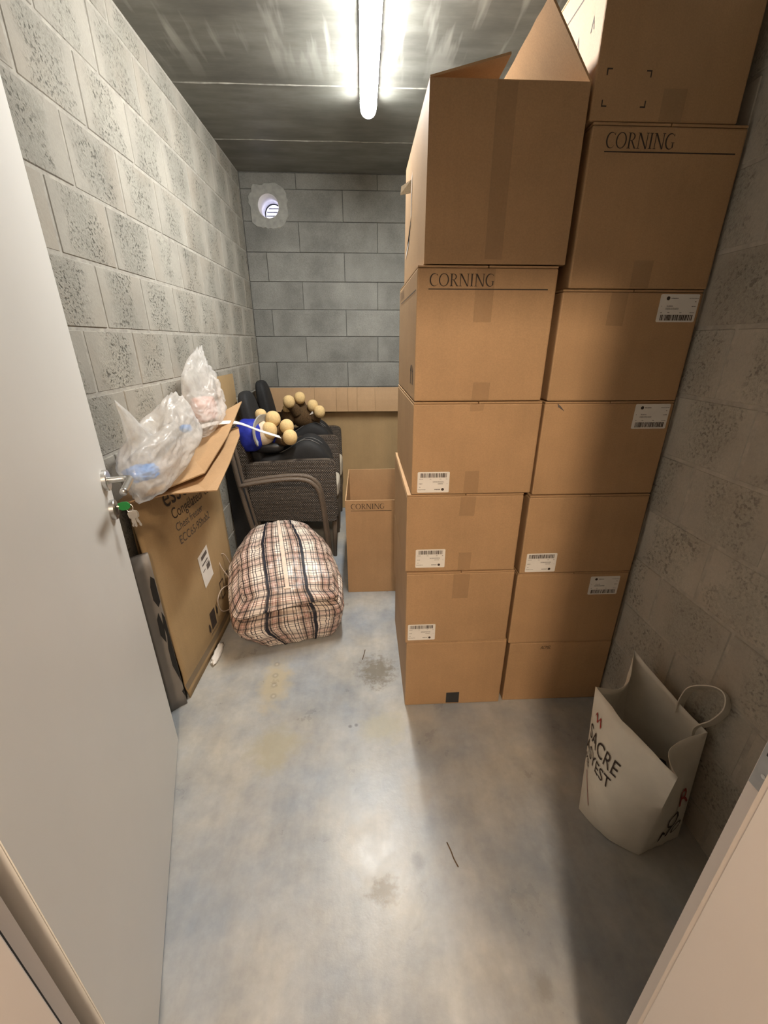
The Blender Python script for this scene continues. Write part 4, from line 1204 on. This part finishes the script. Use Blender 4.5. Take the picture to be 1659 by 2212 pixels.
mesh_obj('gap_shade_panel', [Vector((x, 2.530, z))-tb for x, z in _pr]+[Vector((x, 2.562, z))-tb for x, z in _pr],
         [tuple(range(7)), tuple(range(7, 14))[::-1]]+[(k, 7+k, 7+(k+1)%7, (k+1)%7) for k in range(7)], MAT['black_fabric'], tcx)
tpart('cross_bar', [(-0.832,2.505,0.985),(-0.832,2.585,0.985)], 0.011, 0)
tpart('cross_bar', [(-0.262,2.505,0.25),(-0.262,2.585,0.25)], 0.010, 0)
tpart('cross_bar', [(-0.745,2.505,0.33),(-0.745,2.585,0.33)], 0.010, 0)

def wicker_chair(label, y0, y1, armz, backz, ctop, xback=-0.865, xf=-0.205):
    t = thing('wicker_armchair', label, 'chair', (-0.53, (y0+y1)/2, 0), group='wicker armchairs side by side at the back')
    b0 = Vector(t.location)
    th = 0.065
    def arm(ya, yb):
        prof = [(xback+0.075,0.30),(xf-0.045,0.30),(xf-0.012,0.285),(xf,0.30),(xf+0.006,0.55),(xf+0.004,armz-0.035),(xf-0.012,armz-0.008),(xf-0.05,armz),(xf-0.25,armz-0.006),(xback+0.06,armz-0.025)]
        bm = bmesh.new()
        A = [bm.verts.new(Vector((x, ya, z))-b0) for x, z in prof]; B = [bm.verts.new(Vector((x, yb, z))-b0) for x, z in prof]
        n = len(prof)
        bm.faces.new(A); bm.faces.new(B[::-1])
        for i in range(n): bm.faces.new((A[i], A[(i+1)%n], B[(i+1)%n], B[i]))
        bmesh.ops.bevel(bm, geom=[e for e in bm.edges], offset=0.007, segments=2, affect='EDGES')
        bm_obj('arm_panel', bm, MAT['wicker'], t)
    arm(y0, y0+th); arm(y1-th, y1)
    bx2 = lambda n, *a, **k: box(n, a[0]-b0.x, a[1]-b0.x, a[2]-b0.y, a[3]-b0.y, a[4], a[5], MAT[k.get('m','wicker')], t, bevel=k.get('bv',0.008))
    bx2('seat', xback+0.08, xf+0.008, y0+th+0.001, y1-th-0.001, 0.30, 0.42)
    # backrest, tilted with a rounded top
    bm = bmesh.new(); rows = []
    for i in range(9):
        s = i/8
        zz = 0.38 + (backz-0.38)*s; xx = xback+0.07-0.06*s; tt = 0.048*(1 if i < 7 else (0.9 if i == 7 else 0.5))
        rows.append([bm.verts.new(Vector((xx+dx, yy, zz))-b0) for dx, yy in ((0, y0+0.004), (tt, y0+0.004), (tt, y1-0.004), (0, y1-0.004))])
    for A, B in zip(rows, rows[1:]):
        for k in range(4): bm.faces.new((A[k], A[(k+1)%4], B[(k+1)%4], B[k]))
    bm.faces.new(rows[0][::-1]); bm.faces.new(rows[-1])
    bm_obj('backrest', bm, MAT['wicker'], t)
    for lx, ly in ((xf-0.018, y0+th/2), (xf-0.018, y1-th/2), (xback+0.10, y0+th/2), (xback+0.10, y1-th/2)):
        tube('leg', [Vector((lx, ly, 0.305))-b0, Vector((lx-0.003, ly, 0.15))-b0, Vector((lx-0.008, ly, 0.0))-b0], lambda s: 0.019-0.005*s, MAT['wrap'], t, n=10)
    vv, ff = cube_grid(10)
    out = []
    for v in vv:
        s = pnorm(v, 7)
        out.append(Vector(((xback+0.13+xf+0.015)/2 + s.x*(xf+0.015-xback-0.13)/2, (y0+y1)/2+s.y*((y1-y0)/2-th-0.006), (0.422+ctop)/2+s.z*(ctop-0.422)/2))-b0)
    mesh_obj('seat_cushion', out, ff, MAT['cushion'], t, smooth=True)
    return t
wicker_chair('grey wicker armchair nearer the plaid bag, holding the blue-capped plush', 2.70, 3.18, 0.742, 0.98, 0.554)
wicker_chair('grey wicker armchair farther back, next to the folded carton', 3.19, 3.64, 0.80, 1.04, 0.584)

# ---------------------------------------------------------------- child booster seats
def booster(label, yc, z0, xr, backtop, hy=0.165, badge=True):
    t = thing('booster_seat', label, 'child seat', (-0.52, yc, z0), group='black child booster seats on the wicker chairs')
    b0 = Vector(t.location)
    xl = -0.76
    # base: long pad with a raised rolling front end
    def pad_fn(c):
        s = pnorm(c, 4.5)
        x = xl + (xr-xl)*(s.x+1)/2
        u = (s.x+1)/2
        topz = 0.20 + 0.11*math.exp(-((u-0.70)/0.27)**2)
        dip = 0.035*math.exp(-(s.y/0.45)**2)*(1 if s.z > 0 else 0)
        zz = (s.z+1)/2*(topz) - dip*max(0, s.z)
        if u > 0.8: zz = zz*(1-0.25*((u-0.8)/0.2)**2) + 0.02*((u-0.8)/0.2)
        return Vector((x, yc+s.y*hy, z0+zz))-b0
    vv, ff = cube_grid(18)
    mesh_obj('seat_pad', [pad_fn(v) for v in vv], ff, MAT['black_fabric'], t, smooth=True)
    # piping along the near top edge
    for sg in (-0.72, 0.2):
        pts = [pad_fn((-0.35+1.15*k/20, sg, 1.0))+Vector((0,0,0.002)) for k in range(21)]
        tube('piping', pts, 0.0035, MAT['piping'], t, n=6)
    # backrest: tall narrow rounded slab leaning on the wall
    vv, ff = cube_grid(14)
    out = []
    hb = backtop-(z0+0.10)
    for v in vv:
        s = pnorm(v, 4)
        k = (s.z+1)/2
        wy = hy*(0.92 - 0.16*k)
        x = -0.722 - 0.082*k + s.x*(0.050-0.006*k)
        out.append(Vector((x, yc+s.y*wy, z0+0.10+k*hb))-b0)
    br = mesh_obj('backrest', out, ff, MAT['black_fabric'], t, smooth=True)
    n = 12
    V = [Vector((-0.722-0.082*0.82+0.0365, yc-0.02+0.009*math.cos(2*PI*k/n), z0+0.10+hb*0.82+0.026*math.sin(2*PI*k/n)))-b0 for k in range(n)]
    mesh_obj('badge', V+[v+Vector((-0.004,0,0)) for v in V], [tuple(range(n))]+[(k,(k+1)%n,n+(k+1)%n,n+k) for k in range(n)], MAT['plate'], br)
    # side wing of the seat (armrest)
    blob('arm_guide', Vector((-0.66, yc+hy*0.75, z0+0.27))-b0, (0.11, 0.035, 0.035), MAT['black_plastic'], t, p=2.6, n=8)
    blob('arm_guide', Vector((-0.66, yc-hy*0.75, z0+0.25))-b0, (0.11, 0.035, 0.035), MAT['black_plastic'], t, p=2.6, n=8)
    if badge:
        yy = yc-hy*0.985
        for nm, pts, mt in (('orange_sticker', [(-0.735,0.135),(-0.675,0.135),(-0.675,0.160),(-0.735,0.160)], 'orange'),
                            ('approval_sticker', [(-0.745,0.055),(-0.655,0.055),(-0.655,0.125),(-0.745,0.125)], 'piping'),
                            ('belt_tag', [(-0.625,0.10),(-0.600,0.085),(-0.585,0.12),(-0.600,0.155),(-0.630,0.15)], 'green_dull')):
            V = [Vector((x, yy-0.003, z0+z))-b0 for x, z in pts]; n = len(V)
            mesh_obj(nm, V+[v+Vector((0,0.004,0)) for v in V], [tuple(range(n))]+[(k,(k+1)%n,n+(k+1)%n,n+k) for k in range(n)], MAT[mt], t)
    return t
booster('black child booster seat on the nearer wicker chair, under the blue-capped plush', 2.930, 0.555, -0.235, 1.165)
booster('black child booster seat on the farther wicker chair, under the upturned plush', 3.415, 0.585, -0.250, 1.195, hy=0.145, badge=False)

# ---------------------------------------------------------------- plush toys
def limb(t, name, a, b_, r0, r1, mat, b0):
    pts = [Vector(a)-b0, (Vector(a)*0.5+Vector(b_)*0.5)-b0+Vector((0,0,0.006)), Vector(b_)-b0]
    return tube(name, pts, lambda s: r0+(r1-r0)*s, MAT[mat], t, n=12, sm=5)
# blue-capped one lying on its side
p1 = thing('plush_toy', 'brown plush toy in a blue cap lying on the nearer booster seat', 'toy', (-0.62, 2.88, 0.80), group='plush toys on the booster seats')
b0 = Vector(p1.location)
blob('body', Vector((-0.585,2.93,0.870))-b0, (0.085,0.08,0.07), MAT['plush_brown'], p1, p=2.2, n=12)
blob('shirt', Vector((-0.625,2.915,0.875))-b0, (0.050,0.083,0.074), MAT['cap_blue'], p1, p=2.3, n=12)
hd_ = blob('head', Vector((-0.685,2.83,0.900))-b0, (0.075,0.085,0.085), MAT['plush_pale'], p1, p=2.2, n=12)
blob('muzzle', Vector((-0.632,2.79,0.925))-b0, (0.050,0.05,0.058), MAT['plush_cream'], hd_, p=2.2, n=10)
blob('cap_crown', Vector((-0.765,2.80,0.895))-b0, (0.085,0.105,0.106), MAT["cap_blue"], p1, p=2.8, n=14, fn=lambda q, s: q*(1+0.07*noise.noise(s*2.5)))
# curved brim
V = []; F = []
nb = 22
bax = Vector((0.90, -0.40, 0.12)).normalized(); bup = (Vector((0,0,1))-bax*bax.z).normalized(); bsd = bax.cross(bup)
for i in range(nb+1):
    a = math.radians(-95+215*i/nb)
    for r, dx in ((0.080, -0.014), (0.126, 0.010)):
        V.append(Vector((-0.672, 2.790, 0.905)) + (bup*math.cos(a) + bsd*math.sin(a))*r + bax*dx - b0)
for i in range(nb): F.append((2*i, 2*i+1, 2*i+3, 2*i+2))
m_ = len(V); V += [v+bax*0.012 for v in V]; F += [tuple(m_+t for t in f[::-1]) for f in F[:]]
F += [(2*i, 2*i+2, m_+2*i+2, m_+2*i) for i in range(nb)] + [(2*i+1, m_+2*i+1, m_+2*i+3, 2*i+3) for i in range(nb)] + [(0, m_, m_+1, 1), (2*nb, 2*nb+1, m_+2*nb+1, m_+2*nb)]
mesh_obj('cap_brim', V, F, MAT['cap_grey'], p1, smooth=False)
n = 12
V = [Vector((-0.742+0.014*math.cos(2*PI*k/n), 2.712, 0.955+0.014*math.sin(2*PI*k/n)))-b0 for k in range(n)]
mesh_obj('cap_badge', V+[v+Vector((0,0.01,0)) for v in V], [tuple(range(n))]+[(k,(k+1)%n,n+(k+1)%n,n+k) for k in range(n)], MAT['cap_grey'], p1)
for a, b_, paw, pr in (((-0.60,2.90,0.89),(-0.545,2.80,0.925),(-0.515,2.79,0.950),0.050), ((-0.58,2.86,0.83),(-0.525,2.76,0.865),(-0.492,2.745,0.888),0.052), ((-0.61,2.97,0.92),(-0.625,2.86,0.985),(-0.610,2.83,0.995),0.054), ((-0.64,2.98,0.92),(-0.70,2.90,1.005),(-0.70,2.88,1.012),0.044)):
    l_ = limb(p1, 'limb', a, b_, 0.042, 0.034, 'plush_brown', b0)
    blob('paw', Vector(paw)-b0, (pr*0.92, pr*0.92, pr), MAT['plush_cream'], l_, p=2.1, n=8)
# upturned one
p2 = thing('plush_toy', 'brown plush toy lying upturned with cream paws in the air', 'toy', (-0.46, 3.40, 0.82), group='plush toys on the booster seats')
b0 = Vector(p2.location)
blob('body', Vector((-0.463,3.40,0.915))-b0, (0.115,0.105,0.092), MAT['plush_brown'], p2, p=2.2, n=14)
h2 = blob('head', Vector((-0.595,3.40,0.925))-b0, (0.072,0.085,0.072), MAT['plush_brown'], p2, p=2.2, n=12)
blob('muzzle', Vector((-0.600,3.36,0.985))-b0, (0.040,0.042,0.036), MAT['plush_cream'], h2, p=2.2, n=8)
for a, b_, paw, pr in (((-0.52,3.34,0.95),(-0.565,3.30,1.02),(-0.573,3.28,1.048),0.050), ((-0.50,3.42,0.97),(-0.505,3.38,1.04),(-0.500,3.36,1.066),0.048), ((-0.40,3.38,0.95),(-0.400,3.35,0.99),(-0.398,3.32,1.012),0.047), ((-0.39,3.34,0.92),(-0.365,3.31,0.95),(-0.345,3.29,0.970),0.048)):
    l_ = limb(p2, 'limb', a, b_, 0.046, 0.036, 'plush_brown', b0)
    blob('paw', Vector(paw)-b0, (pr*0.9, pr*0.9, pr), MAT['plush_cream'], l_, p=2.1, n=8)
V = [Vector(p)-b0 for p in ((-0.425,3.295,0.945),(-0.400,3.290,0.975),(-0.392,3.292,0.955))]
mesh_obj('sewn_tag', V+[v+Vector((0,0.003,0)) for v in V], [(0,1,2),(5,4,3),(0,3,4,1),(1,4,5,2),(2,5,3,0)], MAT['paper'], p2)

# ---------------------------------------------------------------- white tote bag
tt = thing('tote_bag', 'large white printed shopping bag standing open by the right wall', 'bag', (0.85, 0.88, 0))
t0 = Vector(tt.location)
# corners: A far-left, B near, C right, D far
mouth = [Vector((0.735,0.985,0.440)), Vector((0.800,0.690,0.425)), Vector((1.005,0.835,0.400)), Vector((0.938,1.115,0.470))]
foot = [Vector((0.708,0.880,0.002)), Vector((0.826,0.736,0.002)), Vector((0.985,0.780,0.002)), Vector((0.925,1.030,0.002))]
def side_pt(i, u, v, o=0.0):
    a, b_ = foot[i], foot[(i+1)%4]; c, d = mouth[i], mouth[(i+1)%4]
    p = (a*(1-u)+b_*u)*(1-v) + (c*(1-u)+d*u)*v
    e = ((b_-a)*(1-v)+(d-c)*v); nrm = Vector((e.y, -e.x, 0)).normalized()
    if nrm.dot(Vector((p.x-0.87, p.y-0.9, 0))) < 0: nrm = -nrm
    u = min(1.0, max(0.0, u))
    su = max(0.0, math.sin(PI*u))
    if i == 0:   bl = 0.062*su*(math.sin(PI*min(1, 0.12+v*0.86)))
    elif i == 1: bl = 0.030*su*(1-v)*v*4*0.4 - 0.055*su*v**3
    elif i == 2: bl = 0.012*su*math.sin(PI*v)
    else:        bl = 0.02*su*(1-v) - 0.045*su*v**3
    w = 0.007*(1-2*abs(noise.noise(Vector((u*2.3+i*7, v*3.1, 1.3)))))*su**0.5*max(0.0, v)**0.4 + 0.004*noise.noise(Vector((u*6+i*5, v*6, 2)))*su
    p = p + nrm*(bl+w+o)
    if i == 1: p.z -= 0.03*su*v**2
    if i == 2: p.z -= 0.012*su*v**2
    if i == 3: p.z -= 0.045*su*v**2
    p.x = min(p.x, XR-0.004)
    return p - t0
V = []; F = []
nu, nv = 12, 18
for j in range(nv+1):
    for i in range(4):
        for k in range(nu): V.append(side_pt(i, k/nu, j/nv))
M_ = 4*nu
for j in range(nv):
    for k in range(M_): F.append((j*M_+k, j*M_+(k+1)%M_, (j+1)*M_+(k+1)%M_, (j+1)*M_+k))
F.append(tuple(range(M_))[::-1])
tb_ = mesh_obj('bag_body', V, F, MAT['tote'], tt, smooth=True)
sd = tb_.modifiers.new('thickness', 'SOLIDIFY'); sd.thickness = 0.002; sd.offset = -1
try: tb_.data.set_sharp_from_angle(angle=math.radians(50))
except Exception: pass
def tote_text(txt, side, u0, v0, size, mat='ink', L_=0.30, Hh=0.43):
    V, F, wd = sans(txt)
    decal('printed_word', V, F, lambda x, y: side_pt(side, u0+x*size/L_, v0+y*size*1.1/Hh, 0.0022), MAT[mat], tt)
tote_text('SACRE', 0, 0.04, 0.66, 0.056)
tote_text('ASYEST', 0, 0.0, 0.535, 0.050)
tote_text('MB', 0, 0.01, 0.45, 0.030)
def ribbon2(pts, wd, side, mat):
    V = []; F = []
    for i, (u, v) in enumerate(pts):
        V += [side_pt(side, u, v, 0.0022), side_pt(side, u+wd*0.3, v+wd, 0.0022)]
    for i in range(len(pts)-1): F.append((2*i, 2*i+1, 2*i+3, 2*i+2))
    mesh_obj('printed_squiggle', V, F, MAT[mat], tt)
ribbon2([(0.10+0.016*k, 0.835+0.022*math.sin(k*1.4)) for k in range(9)], 0.022, 0, 'ink_red')
ribbon2([(0.10+0.015*k, 0.40-0.035*k) for k in range(8)], 0.02, 0, 'ink_red')
tote_text('R', 1, 0.55, 0.46, 0.085, 'ink_red', 0.2)
tote_text('O', 1, 0.30, 0.29, 0.085, 'ink', 0.2)
tote_text('MO', 1, 0.22, 0.16, 0.075, 'ink', 0.2)
# handles
hp = [side_pt(2, 0.30, 0.97, -0.002), side_pt(2, 0.33, 1.0, 0.0)+Vector((0,0,0.01))]
A_ = Vector((1.000,0.862,0.385))-t0; B_ = Vector((0.990,0.930,0.430))-t0
hpts = catmull([A_+Vector((0,0,-0.05)), A_, Vector((1.014,0.838,0.440))-t0, Vector((1.022,0.826,0.500))-t0, Vector((1.022,0.842,0.540))-t0, Vector((1.016,0.878,0.530))-t0, B_+Vector((0.008,-0.010,0.055)), B_, B_+Vector((0,0,-0.05))], 6)
def strap(name, pts, wvec, th, mat, parent):
    bm = bmesh.new(); prev = None
    for i, p_ in enumerate(pts):
        t = (pts[min(i+1,len(pts)-1)]-pts[max(i-1,0)]).normalized()
        s_ = Vector(wvec); s_ = (s_-t*s_.dot(t)); nn = t.cross(s_).normalized()*th
        cur = [bm.verts.new(p_-s_-nn), bm.verts.new(p_+s_-nn), bm.verts.new(p_+s_+nn), bm.verts.new(p_-s_+nn)]
        if prev:
            for k in range(4): bm.faces.new((prev[k], prev[(k+1)%4], cur[(k+1)%4], cur[k]))
        else: bm.faces.new(cur[::-1])
        prev = cur
    bm.faces.new(prev)
    return bm_obj(name, bm, mat, parent, smooth=False)
strap('handle', hpts, (-0.015, -0.003, 0.011), 0.0015, MAT['tote'], tt)
o = blob('dark_cloth', (0.895,0.86,0.12), (0.075,0.085,0.11), MAT['navy'], None, p=2.5, n=10, fn=lambda q, s: q*(1+0.25*noise.noise(s*2.5)))
tag(o, 'dark navy cloth at the bottom of the white shopping bag', 'cloth')

# ---------------------------------------------------------------- small litter on the floor
fs = blob('foam_scrap', (-0.765,1.70,0.011), (0.018,0.075,0.010), MAT['foam'], None, p=2.6, n=10, rot=Euler((0,0,math.radians(2))), fn=lambda q, s: q*(1+0.3*noise.noise(s*3))) 
tag(fs, 'white foam scrap on the floor beside the freezer carton', 'scrap')
for pts, lb in (([(-0.030,1.63,0.002),(-0.022,1.665,0.003),(-0.016,1.70,0.002)], 'tiny brown twig on the floor near the left stack'),
                ([(0.239,0.800,0.002),(0.247,0.775,0.003),(0.252,0.755,0.002),(0.261,0.732,0.002)], 'thin brown twig on the open floor near the doorway')):
    o = tube('twig', pts, 0.0018, MAT['twig'], None, n=6, sm=4)
    tag(o, lb, 'twig', 'twigs on the floor')
